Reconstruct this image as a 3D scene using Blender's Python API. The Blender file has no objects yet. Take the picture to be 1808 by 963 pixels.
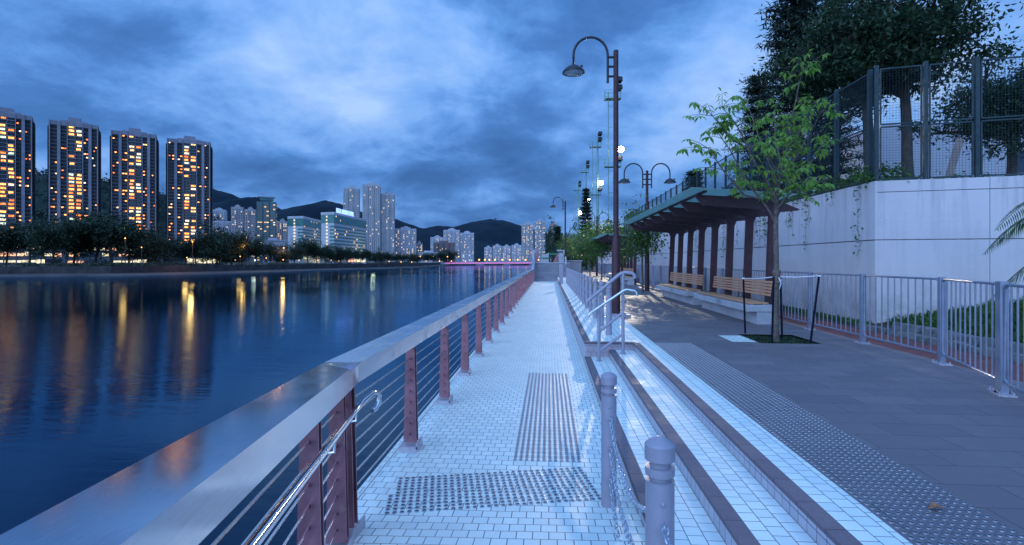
import bpy, math, random
from mathutils import Vector, Matrix, noise
import numpy as np
R = math.radians
sc = bpy.context.scene
col = sc.collection
random.seed(7)

# ------------------------------------------------------------------ camera
TH = math.atan(65/904); CT, ST = math.cos(TH), math.sin(TH)
F = 904.0; HZ = 461.0; CH = 1.72
cd = bpy.data.cameras.new('camera'); cam = bpy.data.objects.new('camera', cd); col.objects.link(cam)
cd.lens = 18; cd.sensor_width = 36; cd.shift_y = -20.5/1808; cd.clip_end = 20000; cd.clip_start = 0.05
cam.location = (0, 0, CH); cam.rotation_euler = (R(90), 0, TH)
sc.camera = cam

def W(px, zc):                       # measured bearing + distance -> ground position
    xc = (px-904)/F*zc
    return Vector((xc*CT - zc*ST, xc*ST + zc*CT))
def G(px, py, zp):                   # bearing and dip to a level of known height
    return W(px, F*(CH-zp)/(py-HZ))
def ZH(py, zc): return CH - (py-HZ)*zc/F

# ------------------------------------------------------------------ exposure and sky
sc.view_settings.view_transform = 'Standard'; sc.view_settings.look = 'None'
sc.view_settings.exposure = 0.0; sc.view_settings.gamma = 1
sc.render.engine = 'CYCLES'

class NT:
    def __init__(s, tree): s.t = tree; s.n = tree.nodes; s.l = tree.links
    def new(s, typ, **kw):
        n = s.n.new(typ)
        for k, v in kw.items(): setattr(n, k, v)
        return n
    def link(s, a, b): s.l.new(a, b)
    def math(s, op, a, b=None, c=None, clamp=False):
        n = s.n.new('ShaderNodeMath'); n.operation = op; n.use_clamp = clamp
        for i, v in enumerate((a, b, c)):
            if v is None: continue
            if isinstance(v, (int, float)): n.inputs[i].default_value = v
            else: s.l.new(v, n.inputs[i])
        return n.outputs[0]
    def mix(s, f, a, b, blend='MIX'):
        n = s.n.new('ShaderNodeMix'); n.data_type = 'RGBA'; n.blend_type = blend; n.clamp_factor = True
        for i, v in ((0, f), (6, a), (7, b)):
            if isinstance(v, (int, float)): n.inputs[i].default_value = v
            elif isinstance(v, tuple): n.inputs[i].default_value = (*v[:3], 1)
            else: s.l.new(v, n.inputs[i])
        return n.outputs[2]
    def noise(s, vec, scale, detail=4, rough=.55, dist=0.0, dim='3D'):
        n = s.n.new('ShaderNodeTexNoise'); n.noise_dimensions = dim
        n.inputs['Scale'].default_value = scale; n.inputs['Detail'].default_value = detail
        n.inputs['Roughness'].default_value = rough; n.inputs['Distortion'].default_value = dist
        if vec is not None: s.l.new(vec, n.inputs['Vector'])
        return n.outputs['Fac']
    def ramp(s, fac, stops, interp='LINEAR'):
        n = s.n.new('ShaderNodeValToRGB'); n.color_ramp.interpolation = interp
        e = n.color_ramp.elements
        while len(e) < len(stops): e.new(0.5)
        for q, (p, c) in zip(e, stops):
            q.position = p
            q.color = (*c, 1) if isinstance(c, tuple) else (c, c, c, 1)
        s.l.new(fac, n.inputs[0]); return n.outputs[0]

wd = bpy.data.worlds.new('World'); sc.world = wd; wd.use_nodes = True
w = NT(wd.node_tree); w.n.clear()
tc = w.new('ShaderNodeTexCoord'); sep = w.new('ShaderNodeSeparateXYZ'); w.link(tc.outputs['Generated'], sep.inputs[0])
dx, dy, dz = sep.outputs
el = w.math('MAXIMUM', dz, 0.0)
den = w.math('ADD', el, 0.30)
cx = w.math('DIVIDE', dx, den); cy = w.math('DIVIDE', dy, den)
cmb = w.new('ShaderNodeCombineXYZ'); w.link(cx, cmb.inputs[0]); w.link(w.math('MULTIPLY', cy, 1.0), cmb.inputs[1]); cmb.inputs[2].default_value = 3.7
big = w.noise(cmb.outputs[0], 1.05, 8, .56, .15)
cmb2 = w.new('ShaderNodeCombineXYZ'); w.link(cx, cmb2.inputs[0]); w.link(cy, cmb2.inputs[1]); cmb2.inputs[2].default_value = 9.1
fine = w.noise(cmb2.outputs[0], 3.2, 8, .60, .3)
# a brighter opening in the cloud deck over the hills, and lesser ones
def blob(vx, vy, vz, k):
    dp = w.new('ShaderNodeVectorMath', operation='DOT_PRODUCT'); w.link(tc.outputs['Generated'], dp.inputs[0])
    v = Vector((vx, vy, vz)).normalized(); dp.inputs[1].default_value = v
    return w.math('EXPONENT', w.math('MULTIPLY', w.math('SUBTRACT', dp.outputs['Value'], 1.0), k))
def pxdir(px, py):
    p = W(px, 1.0); return p.x, p.y, (HZ-py)/F
b1 = blob(*pxdir(640, 5), 45); b1b = blob(*pxdir(700, 150), 80); b9 = blob(*pxdir(850, 270), 320); b2 = blob(*pxdir(790, 180), 60); b3 = blob(*pxdir(300, 130), 18)
b4 = blob(*pxdir(1130, 300), 26); b5 = blob(*pxdir(880, 130), 90)
mask = w.math('ADD', w.math('MULTIPLY', big, 1.05), w.math('MULTIPLY', fine, 0.52)); mask = w.math('SUBTRACT', mask, 0.10)
b6 = blob(*pxdir(760, 300), 90); b7 = blob(*pxdir(330, 40), 60); b8 = blob(*pxdir(30, 60), 40)
mask = w.math('SUBTRACT', mask, w.math('MULTIPLY', b6, 0.10)); mask = w.math('SUBTRACT', mask, w.math('MULTIPLY', b7, 0.08)); mask = w.math('ADD', mask, w.math('MULTIPLY', b8, 0.03))
mask = w.math('ADD', mask, w.math('MULTIPLY', b1, 0.10)); mask = w.math('ADD', mask, w.math('MULTIPLY', b1b, 0.045)); mask = w.math('ADD', mask, w.math('MULTIPLY', b9, 0.07))
mask = w.math('ADD', mask, w.math('MULTIPLY', b2, 0.05))
mask = w.math('SUBTRACT', mask, w.math('MULTIPLY', b4, 0.075))
mask = w.math('SUBTRACT', mask, w.math('MULTIPLY', b3, 0.03))
mask = w.math('SUBTRACT', mask, w.math('MULTIPLY', b5, 0.12))
mask = w.math('ADD', mask, w.math('MULTIPLY', w.math('EXPONENT', w.math('MULTIPLY', el, -7.0)), 0.075))
cl = w.ramp(mask, [(0.46, (0.042, 0.135, 0.38)), (0.58, (0.066, 0.200, 0.53)), (0.655, (0.110, 0.295, 0.71)), (0.73, (0.190, 0.405, 0.86)), (0.92, (0.40, 0.60, 0.97))])
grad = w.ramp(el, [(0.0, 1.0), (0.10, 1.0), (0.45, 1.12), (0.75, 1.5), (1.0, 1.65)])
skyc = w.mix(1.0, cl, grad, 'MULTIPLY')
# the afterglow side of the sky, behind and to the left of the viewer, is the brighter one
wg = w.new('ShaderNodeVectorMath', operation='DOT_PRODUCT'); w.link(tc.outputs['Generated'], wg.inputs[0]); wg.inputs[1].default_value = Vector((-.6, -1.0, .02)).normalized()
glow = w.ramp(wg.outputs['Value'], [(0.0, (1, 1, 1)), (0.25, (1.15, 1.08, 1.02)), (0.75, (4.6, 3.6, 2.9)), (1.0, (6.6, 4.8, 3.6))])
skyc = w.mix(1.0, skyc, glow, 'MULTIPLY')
# faint violet low on the horizon
hz = w.math('EXPONENT', w.math('MULTIPLY', el, -13.0))
skyc = w.mix(w.math('MULTIPLY', hz, 0.30), skyc, (0.105, 0.255, 0.66))
nish = w.new('ShaderNodeTexSky', sky_type='NISHITA', sun_disc=False)
nish.sun_elevation = R(1.0); nish.sun_rotation = R(200)
nm = w.mix(1.0, nish.outputs[0], (0.006, 0.010, 0.022), 'MULTIPLY')
skyc = w.mix(1.0, skyc, nm, 'ADD')
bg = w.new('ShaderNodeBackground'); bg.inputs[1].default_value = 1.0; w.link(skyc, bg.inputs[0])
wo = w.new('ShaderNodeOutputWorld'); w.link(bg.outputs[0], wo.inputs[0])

# ------------------------------------------------------------------ helpers
def tag(o, label=None, cat=None, group=None, kind=None):
    if label: o['label'] = label
    if cat: o['category'] = cat
    if group: o['group'] = group
    if kind: o['kind'] = kind
    return o
def empty(name, loc=(0, 0, 0), rz=0, label=None, cat=None, group=None):
    o = bpy.data.objects.new(name, None); col.objects.link(o); o.location = loc; o.rotation_euler = (0, 0, rz)
    o.empty_display_size = .2
    return tag(o, label, cat, group)
def copy_tree(o, parent=None):
    c = o.copy(); col.objects.link(c)
    if parent: c.parent = parent
    for ch in list(o.children): copy_tree(ch, c)
    return c

class MB:
    def __init__(s): s.v = []; s.f = []; s.m = []; s.cm = 0
    def mat(s, i): s.cm = i; return s
    def add(s, vs, fs):
        b = len(s.v); s.v.extend([tuple(v) for v in vs]); s.f.extend([tuple(b+i for i in f) for f in fs]); s.m.extend([s.cm]*len(fs)); return s
    def box(s, x0, x1, y0, y1, z0, z1):
        return s.add([(x0,y0,z0),(x1,y0,z0),(x1,y1,z0),(x0,y1,z0),(x0,y0,z1),(x1,y0,z1),(x1,y1,z1),(x0,y1,z1)],
                     [(0,3,2,1),(4,5,6,7),(0,1,5,4),(1,2,6,5),(2,3,7,6),(3,0,4,7)])
    def obox(s, c, ax, ay, az):       # centre and three half vectors
        c, ax, ay, az = map(Vector, (c, ax, ay, az))
        vs = [c+i*ax+j*ay+k*az for k in (-1,1) for (i,j) in ((-1,-1),(1,-1),(1,1),(-1,1))]
        return s.add(vs, [(0,3,2,1),(4,5,6,7),(0,1,5,4),(1,2,6,5),(2,3,7,6),(3,0,4,7)])
    def bar(s, a, b, wd, ht, up=(0,0,1)):
        a, b = Vector(a), Vector(b); d = b-a; u = Vector(up); sd = d.cross(u).normalized(); u2 = sd.cross(d).normalized()
        return s.obox((a+b)/2, d/2, sd*wd/2*-1, u2*ht/2)
    def tube(s, pts, r, n=8, cap=True, closed=False):
        pts = [Vector(p) for p in pts]; m = len(pts)
        rs = r if isinstance(r, (list, tuple)) else [r]*m
        vs = []; prev = None
        for i, p in enumerate(pts):
            if closed: d = pts[(i+1) % m]-pts[i-1]
            else: d = pts[min(i+1, m-1)]-pts[max(i-1, 0)]
            d = d.normalized() if d.length > 1e-9 else Vector((0,0,1))
            if prev is None:
                up = Vector((0,0,1)) if abs(d.z) < .9 else Vector((1,0,0))
                a = d.cross(up).normalized()
            else:
                a = (prev - d*prev.dot(d))
                a = a.normalized() if a.length > 1e-6 else d.orthogonal().normalized()
            prev = a; b = d.cross(a)
            for k in range(n):
                t = 2*math.pi*k/n; vs.append(p+(a*math.cos(t)+b*math.sin(t))*rs[i])
        fs = []
        for i in range(m if closed else m-1):
            for k in range(n):
                i2 = (i+1) % m
                fs.append((i*n+k, i*n+(k+1) % n, i2*n+(k+1) % n, i2*n+k))
        if cap and not closed:
            fs.append(tuple(reversed(range(n)))); fs.append(tuple((m-1)*n+k for k in range(n)))
        return s.add(vs, fs)
    def lathe(s, prof, n=24, c=(0,0,0)):
        vs = []; fs = []; m = len(prof)
        for (r, z) in prof:
            for k in range(n):
                t = 2*math.pi*k/n; vs.append((c[0]+r*math.cos(t), c[1]+r*math.sin(t), c[2]+z))
        for i in range(m-1):
            for k in range(n): fs.append((i*n+k, i*n+(k+1) % n, (i+1)*n+(k+1) % n, (i+1)*n+k))
        if prof[0][0] > 1e-4: fs.append(tuple(reversed(range(n))))
        if prof[-1][0] > 1e-4: fs.append(tuple((m-1)*n+k for k in range(n)))
        return s.add(vs, fs)
    def prism(s, poly, a, b, plane='xz'):   # poly extruded from a to b along the third axis
        n = len(poly)
        def P(u, v, t): return (u, t, v) if plane == 'xz' else ((t, u, v) if plane == 'yz' else (u, v, t))
        vs = [P(u, v, a) for u, v in poly]+[P(u, v, b) for u, v in poly]
        return s.add(vs, [tuple(range(n)), tuple(reversed(range(n, 2*n)))]+[(i, i+n, (i+1) % n+n, (i+1) % n) for i in range(n)])
    def build(s, name, mats, parent=None, smooth=True, world=False, bevel=0, fix=True, ang=35):
        me = bpy.data.meshes.new(name)
        v = s.v
        if world and parent is not None:
            inv = (Matrix.Translation(parent.location) @ parent.rotation_euler.to_matrix().to_4x4()).inverted()
            v = [tuple(inv @ Vector(p)) for p in v]
        me.from_pydata(v, [], s.f)
        if not isinstance(mats, (list, tuple)): mats = [mats]
        for m_ in mats: me.materials.append(m_)
        if len(mats) > 1: me.polygons.foreach_set('material_index', s.m)
        if smooth:
            me.polygons.foreach_set('use_smooth', [True]*len(me.polygons)); me.update()
            me.set_sharp_from_angle(angle=R(ang))
        me.update()
        if fix:
            import bmesh
            bm = bmesh.new(); bm.from_mesh(me); bmesh.ops.recalc_face_normals(bm, faces=bm.faces); bm.to_mesh(me); bm.free()
        o = bpy.data.objects.new(name, me); col.objects.link(o)
        if parent: o.parent = parent
        if bevel:
            b = o.modifiers.new('bevel', 'BEVEL'); b.width = bevel; b.segments = 2; b.limit_method = 'ANGLE'
        return o

def base_mat(name):
    m = bpy.data.materials.new(name); m.use_nodes = True; t = NT(m.node_tree)
    bs = t.n['Principled BSDF']; return m, t, bs
def pm(name, c, rough=.5, metal=0.0, var=.12, vs=4.0, bump=0.0, bs_=60.0, spec=.5, emit=None, es=0.0, wear=None, aniso=None, stretch=None):
    m, t, b = base_mat(name)
    tcn = t.new('ShaderNodeTexCoord'); vec = tcn.outputs['Object']
    if stretch:
        mp = t.new('ShaderNodeMapping'); mp.inputs['Scale'].default_value = stretch; t.link(vec, mp.inputs[0]); vec = mp.outputs[0]
    n1 = t.noise(vec, vs, 5, .6)
    dark = tuple(x*(1-var*1.5) for x in c); lite = tuple(min(1, x*(1+var)) for x in c)
    cc = t.ramp(n1, [(.3, dark), (.7, lite)])
    if wear:
        n3 = t.noise(vec, wear[1], 6, .65)
        cc = t.mix(t.ramp(n3, [(wear[2], 0.0), (wear[2]+.12, 1.0)]), cc, wear[0])
    t.link(cc, b.inputs['Base Color'])
    b.inputs['Metallic'].default_value = metal; b.inputs['Specular IOR Level'].default_value = spec
    rr = t.ramp(t.noise(vec, vs*2.3, 4), [(.3, max(0, rough*.8)), (.7, min(1, rough*1.2))])
    t.link(rr, b.inputs['Roughness'])
    if bump:
        bn = t.new('ShaderNodeBump'); bn.inputs['Strength'].default_value = bump; bn.inputs['Distance'].default_value = .01
        t.link(t.noise(vec, bs_, 4, .6), bn.inputs['Height']); t.link(bn.outputs[0], b.inputs['Normal'])
    if emit: b.inputs['Emission Color'].default_value = (*emit, 1); b.inputs['Emission Strength'].default_value = es
    return m
def emis(name, c, s, noise_scale=None):
    m, t, b = base_mat(name)
    b.inputs['Base Color'].default_value = (.05, .05, .05, 1); b.inputs['Emission Color'].default_value = (*c, 1)
    b.inputs['Emission Strength'].default_value = s
    if noise_scale:
        tcn = t.new('ShaderNodeTexCoord')
        n1 = t.noise(tcn.outputs['Object'], noise_scale, 3, .6)
        t.link(t.math('MULTIPLY', t.ramp(n1, [(.35, .22), (.52, .85), (.7, 1.15)]), s), b.inputs['Emission Strength'])
    return m
def tile(name, ca, cb, mortar, sx, sy, msize=.003, off=.5, rough=.35, plane='xy', bump=.5, vary=.06, speck=0.0, dirt=.25, rot=0):
    m, t, b = base_mat(name)
    g = t.new('ShaderNodeTexCoord'); mp = t.new('ShaderNodeMapping'); t.link(g.outputs['Object'], mp.inputs[0])
    mp.inputs['Rotation'].default_value = {'xy': (0, 0, rot), 'yx': (0, 0, R(90)), 'xz': (R(-90), 0, 0), 'yz': (R(-90), 0, R(-90))}[plane]
    if plane == 'yz': mp.inputs['Rotation'].default_value = (0, 0, 0)
    vec = mp.outputs[0]
    if plane == 'yz':
        sp = t.new('ShaderNodeSeparateXYZ'); t.link(g.outputs['Object'], sp.inputs[0]); cb_ = t.new('ShaderNodeCombineXYZ')
        t.link(sp.outputs[1], cb_.inputs[0]); t.link(sp.outputs[2], cb_.inputs[1]); vec = cb_.outputs[0]
    if plane == 'xz':
        sp = t.new('ShaderNodeSeparateXYZ'); t.link(g.outputs['Object'], sp.inputs[0]); cb_ = t.new('ShaderNodeCombineXYZ')
        t.link(sp.outputs[0], cb_.inputs[0]); t.link(sp.outputs[2], cb_.inputs[1]); vec = cb_.outputs[0]
    br = t.new('ShaderNodeTexBrick'); br.offset = off; br.squash = 1
    t.link(vec, br.inputs['Vector'])
    br.inputs['Color1'].default_value = (*ca, 1); br.inputs['Color2'].default_value = (*cb, 1); br.inputs['Mortar'].default_value = (*mortar, 1)
    br.inputs['Scale'].default_value = 1; br.inputs['Brick Width'].default_value = sx; br.inputs['Row Height'].default_value = sy
    br.inputs['Mortar Size'].default_value = msize; br.inputs['Mortar Smooth'].default_value = .15
    c = br.outputs['Color']
    nz = t.noise(g.outputs['Object'], 1.1, 6, .65)
    c = t.mix(t.ramp(nz, [(.35, dirt), (.62, 0.0)]), c, tuple(x*.62 for x in ca))
    nf = t.noise(g.outputs['Object'], 150, 3, .7)
    c = t.mix(t.math('MULTIPLY', t.ramp(nf, [(.35, 1.0), (.6, 0.0)]), .12+speck), c, tuple(x*.45 for x in ca))
    ns = t.noise(g.outputs['Object'], 9, 5, .7)
    c = t.mix(t.ramp(ns, [(.70, 0.0), (.78, dirt*1.4)]), c, tuple(x*.5 for x in ca))
    t.link(c, b.inputs['Base Color'])
    rg = t.ramp(t.noise(g.outputs['Object'], 3.3, 5, .6), [(.3, rough*.75), (.7, min(1, rough*1.35))])
    t.link(t.math('ADD', rg, t.math('MULTIPLY', br.outputs['Fac'], .35), clamp=True), b.inputs['Roughness'])
    bn = t.new('ShaderNodeBump'); bn.inputs['Strength'].default_value = bump; bn.inputs['Distance'].default_value = .003
    hgt = t.math('SUBTRACT', t.math('MULTIPLY', nf, .25+speck), br.outputs['Fac'])
    t.link(hgt, bn.inputs['Height']); t.link(bn.outputs[0], b.inputs['Normal'])
    return m
def leafmat(name, c1, c2, trans=.35, sat=None):
    m, t, b = base_mat(name)
    g = t.new('ShaderNodeNewGeometry')
    c = t.mix(g.outputs['Random Per Island'], c1, c2)
    t.link(c, b.inputs['Base Color']); b.inputs['Roughness'].default_value = .5; b.inputs['Specular IOR Level'].default_value = .35
    tr = t.new('ShaderNodeBsdfTranslucent'); t.link(c, tr.inputs[0])
    mx = t.new('ShaderNodeMixShader'); mx.inputs[0].default_value = trans
    t.link(b.outputs[0], mx.inputs[1]); t.link(tr.outputs[0], mx.inputs[2])
    t.link(mx.outputs[0], t.n['Material Output'].inputs[0]); return m

# ------------------------------------------------------------------ materials
M = {}
M['deck'] = tile('deck_tiles', (.83,.88,.84), (.68,.76,.75), (.11,.09,.12), .1, .1, .0032, .5, .5, dirt=.38)
M['tread'] = tile('tread_tiles', (.82,.87,.84), (.69,.76,.76), (.12,.12,.15), .1, .1, .0028, .5, .6, plane='yx')
M['riser'] = tile('riser_tiles', (.52,.50,.58), (.46,.44,.52), (.10,.08,.11), .1, .3, .003, 0, .4, plane='yz')
M['endface'] = tile('end_tiles', (.52,.42,.47), (.44,.36,.42), (.12,.09,.11), .1, .1, .003, .5, .4, plane='xz')
M['coping'] = tile('coping_granite', (.21,.165,.20), (.16,.13,.16), (.05,.04,.05), .3, .6, .003, 0, .8, plane='yx', speck=.55, dirt=.2)
M['plaza'] = tile('plaza_pavers', (.225,.185,.205), (.165,.138,.160), (.075,.07,.09), .6, .3, .004, .5, .55, speck=.3, dirt=.5)
M['blockwall'] = tile('block_wall', (.30,.28,.33), (.22,.21,.26), (.10,.09,.12), .4, .2, .006, .5, .6, plane='xz')
M['redstrip'] = pm('red_path', (.20,.055,.05), .8, bump=.3, bs_=40, var=.25, vs=3)
M['concrete'] = pm('concrete', (.42,.42,.47), .75, bump=.3, bs_=90, var=.12, vs=2.5, wear=((.25,.25,.27), 1.5, .6))
M['rough_conc'] = pm('broken_concrete', (.17,.165,.17), .9, bump=1.0, bs_=14, var=.4, vs=6)
M['steel'] = pm('brushed_steel', (.56,.60,.66), .30, 1.0, var=.05, vs=2.0, stretch=(40, 1.2, 40))
def brushed(name, ang, c, rg):
    m, t, b = base_mat(name); g = t.new('ShaderNodeTexCoord'); mp = t.new('ShaderNodeMapping'); mp.inputs['Rotation'].default_value = (0, 0, ang)
    mp2 = t.new('ShaderNodeMapping'); mp2.inputs['Scale'].default_value = (160, 1.2, 160); t.link(g.outputs['Object'], mp.inputs[0]); t.link(mp.outputs[0], mp2.inputs[0])
    fn = t.noise(mp2.outputs[0], 1.0, 4, .7); sm = t.noise(g.outputs['Object'], 2.6, 6, .65)
    b.inputs['Metallic'].default_value = 1.0
    cc = t.ramp(fn, [(.35, tuple(x*.90 for x in c)), (.65, c)]); t.link(t.mix(t.ramp(sm, [(.55, 0.0), (.75, .35)]), cc, tuple(x*.7 for x in c)), b.inputs['Base Color'])
    t.link(t.math('ADD', t.ramp(fn, [(.35, rg*.85), (.65, rg*1.1)]), t.ramp(sm, [(.45, 0.0), (.75, .12)])), b.inputs['Roughness'])
    b.inputs['Anisotropic'].default_value = .4
    return m
M['steel'] = brushed('brushed_steel', 0, (.62,.63,.67), .22)
M['steel_near'] = brushed('brushed_steel_near', math.atan(.1416)*-1-TH, (.60,.61,.66), .13)
M['chrome'] = pm('polished_steel', (.75,.75,.78), .10, 1.0, var=.1, vs=9)
M['cable'] = pm('steel_cable', (.72,.70,.70), .25, 1.0, var=.05)
M['post'] = pm('post_bronze', (.36,.16,.19), .38, .7, var=.22, vs=5, wear=((.40,.22,.20), 7, .62))
M['baseplate'] = pm('base_plate', (.50,.46,.52), .45, .4, var=.15, vs=10)
M['greypaint'] = pm('lavender_grey_paint', (.34,.31,.38), .42, .15, var=.08, vs=7, bump=.12, bs_=120, wear=((.22,.19,.21), 14, .63))
M['rubber'] = pm('black_gap', (.02,.02,.025), .6)
M['galv'] = pm('galvanised_chain', (.50,.53,.62), .35, .8, var=.2, vs=40)
M['fence'] = pm('fence_paint', (.27,.29,.38), .4, .35, var=.12, vs=6, wear=((.22,.17,.17), 25, .69))
M['maroon'] = pm('maroon_paint', (.060,.018,.026), .55, .0, var=.2, vs=5, bump=.1, bs_=60)
M['lampblack'] = pm('lamp_dark_metal', (.030,.024,.034), .5, .2, var=.2, vs=8)
M['lampglass'] = pm('frosted_glass', (.45,.50,.55), .3, 0, var=.1)
M['glassroof'] = None
M['wood'] = tile('bench_wood', (.64,.32,.19), (.55,.27,.16), (.42,.22,.12), .9, .09, .0005, .5, .45, plane='xy', dirt=.15)
M['wall'] = None
M['dirt'] = pm('soil', (.05,.04,.03), .9, bump=1, bs_=30, var=.4, vs=12)
M['grassd'] = leafmat('grass_blades', (.035,.085,.018), (.09,.16,.035), .3)
M['bark'] = pm('bark', (.14,.105,.09), .85, bump=1.0, bs_=35, var=.4, vs=14, wear=((.25,.21,.18), 9, .6))
M['bark_dark'] = pm('dark_bark', (.06,.045,.04), .9, bump=1.0, bs_=12, var=.35, vs=5)
M['leaf_young'] = leafmat('young_leaf', (.10,.26,.045), (.26,.42,.08), .5)
M['leaf_mid'] = leafmat('mid_leaf', (.05,.12,.03), (.11,.20,.045), .35)
M['leaf_dark'] = leafmat('dark_leaf', (.014,.036,.022), (.055,.100,.045), .3)
M['leaf_conif'] = leafmat('conifer_leaf', (.010,.022,.018), (.025,.045,.03), .15)
M['leaf_far'] = leafmat('far_bank_leaf', (.012,.028,.018), (.034,.060,.028), .2)
M['leaf_palm'] = leafmat('palm_leaf', (.03,.08,.03), (.07,.14,.04), .3)
M['stake'] = pm('black_stake', (.010,.011,.022), .9, spec=.1)
M['cloth'] = pm('white_tie_cloth', (.68,.66,.72), .8, bump=.5, bs_=60)
M['greenpaint'] = pm('green_fence_paint', (.020,.042,.052), .65, .0, var=.2, vs=5, wear=((.05,.16,.14), 2.2, .66))
M['mastgreen'] = pm('mast_green', (.20,.34,.30), .5, .3, var=.15, vs=2)
M['hill'] = pm('hill_forest', (.018,.034,.032), 1.0, var=.45, vs=.012, bump=0, spec=.1)
M['hill_far'] = pm('far_hill', (.007,.019,.032), 1.0, var=.25, vs=.004, spec=.1)
M['farground'] = pm('far_ground', (.07,.075,.05), .95, var=.4, vs=.05)
M['revet'] = pm('revetment', (.045,.038,.040), .8, var=.4, vs=.3)
M['apron'] = pm('tidal_apron', (.075,.062,.062), .8, var=.3, vs=.12)
M['studdark'] = pm('stud_top', (.035,.045,.07), .5, .0, var=.2, vs=30)
M['studrim'] = pm('stud_rim', (.42,.43,.50), .34, 1.0, var=.1, vs=30)
M['leafdry'] = pm('dry_leaf', (.32,.14,.06), .7, var=.3, vs=40)
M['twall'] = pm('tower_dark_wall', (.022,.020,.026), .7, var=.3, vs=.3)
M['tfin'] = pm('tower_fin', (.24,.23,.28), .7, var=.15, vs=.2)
M['tglass'] = pm('tower_dark_glass', (.03,.04,.06), .12, 0, var=.3, vs=2, spec=.8)
M['w_white'] = pm('white_flats', (.46,.45,.52), .8, var=.10, vs=.1)
M['w_beige'] = pm('beige_flats', (.36,.33,.36), .8, var=.12, vs=.1)
M['w_shop'] = pm('shop_walls', (.12,.12,.14), .8, var=.12, vs=.1)
M['w_brown'] = pm('brown_flats', (.17,.12,.13), .8, var=.12, vs=.1)
M['w_grey'] = pm('grey_flats', (.38,.38,.42), .8, var=.12, vs=.1)
M['w_green'] = pm('green_glass_tower', (.05,.14,.16), .25, .2, var=.2, vs=.2)
M['w_hotel'] = pm('hotel_white', (.45,.46,.52), .7, var=.06, vs=.1)
M['w_teal'] = pm('hotel_teal', (.03,.17,.17), .3, .1, var=.15, vs=.3)
LITC = [((1.0,.29,.055), 2.3), ((1.0,.36,.09), 2.5), ((1.0,.50,.18), 2.1), ((1.0,.75,.48), 1.6), ((1.0,.23,.045), 1.4), ((.75,.95,.70), 1.1)]
LIT = [emis('lit_room_%s' % n, c, s*2.0, 1.1) for n, (c, s) in zip(('orange','amber','gold','white','ember','cool'), LITC)]
LITS = [emis('far_lit_%s' % n, c, s) for n, c, s in (('amber', (1.0,.62,.28), 1.1), ('white', (1.0,.86,.62), 1.1))]
M['e_lampw'] = emis('floodlight_lamp', (1.0,.88,.62), 60)
M['e_lamps'] = emis('floodlight_small', (1.0,.93,.75), 7)
M['e_orange'] = emis('sodium_lamp', (1.0,.42,.08), 5)
M['e_orange2'] = emis('sodium_lamp_far', (1.0,.45,.12), 5)
M['e_white'] = emis('white_lamp', (1.0,.85,.6), 9)
M['e_pink'] = emis('pink_bridge_light', (1.0,.20,.80), 1.1)
M['e_sign'] = emis('hotel_sign', (.22,.35,1.0), 2.6)
M['e_mall'] = emis('lit_shopfronts', (1.0,.88,.58), 1.5, .35)
M['e_mall2'] = emis('lit_shops_warm', (1.0,.50,.28), 2.0, .5)

def glass_roof():
    m, t, b = base_mat('green_glass_roof'); b.inputs['Base Color'].default_value = (.30,.38,.38,1)
    b.inputs['Roughness'].default_value = .25; b.inputs['Alpha'].default_value = 1
    tr = t.new('ShaderNodeBsdfTransparent'); tr.inputs[0].default_value = (.55,.85,.78,1)
    mx = t.new('ShaderNodeMixShader'); mx.inputs[0].default_value = .35
    tl = t.new('ShaderNodeBsdfTranslucent'); tl.inputs[0].default_value = (.42,.52,.52,1); m2 = t.new('ShaderNodeMixShader'); m2.inputs[0].default_value = .6
    t.link(b.outputs[0], m2.inputs[1]); t.link(tl.outputs[0], m2.inputs[2])
    t.link(m2.outputs[0], mx.inputs[1]); t.link(tr.outputs[0], mx.inputs[2]); t.link(mx.outputs[0], t.n['Material Output'].inputs[0]); return m
M['glassroof'] = glass_roof()
def wallmat():
    m, t, b = base_mat('white_rendered_wall'); g = t.new('ShaderNodeTexCoord'); v = g.outputs['Object']
    n1 = t.noise(v, .45, 6, .6)
    c = t.ramp(n1, [(.3, (.58,.51,.54)), (.7, (.70,.63,.66))])
    mp = t.new('ShaderNodeMapping'); mp.inputs['Scale'].default_value = (5, 5, .35); t.link(v, mp.inputs[0])
    st = t.noise(mp.outputs[0], 1.2, 6, .65)
    sp = t.new('ShaderNodeSeparateXYZ'); t.link(v, sp.inputs[0])
    top = t.ramp(t.math('DIVIDE', sp.outputs[2], 3.5), [(.45, .10), (1.0, .55)])
    c = t.mix(t.math('MULTIPLY', t.ramp(st, [(.48, 0.0), (.66, 1.0)]), top), c, (.20,.19,.22))
    low = t.ramp(t.math('DIVIDE', sp.outputs[2], 3.5), [(.1, .55), (.3, 0.0)])
    c = t.mix(t.math('MULTIPLY', low, t.ramp(t.noise(v, 2.2, 6, .7), [(.4, 0.0), (.65, 1.0)])), c, (.22,.22,.20))
    t.link(c, b.inputs['Base Color']); b.inputs['Roughness'].default_value = .85
    bn = t.new('ShaderNodeBump'); bn.inputs['Strength'].default_value = .6; bn.inputs['Distance'].default_value = .02
    t.link(t.noise(v, 7, 8, .65), bn.inputs['Height']); t.link(bn.outputs[0], b.inputs['Normal']); return m
M['wall'] = wallmat()
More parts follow.
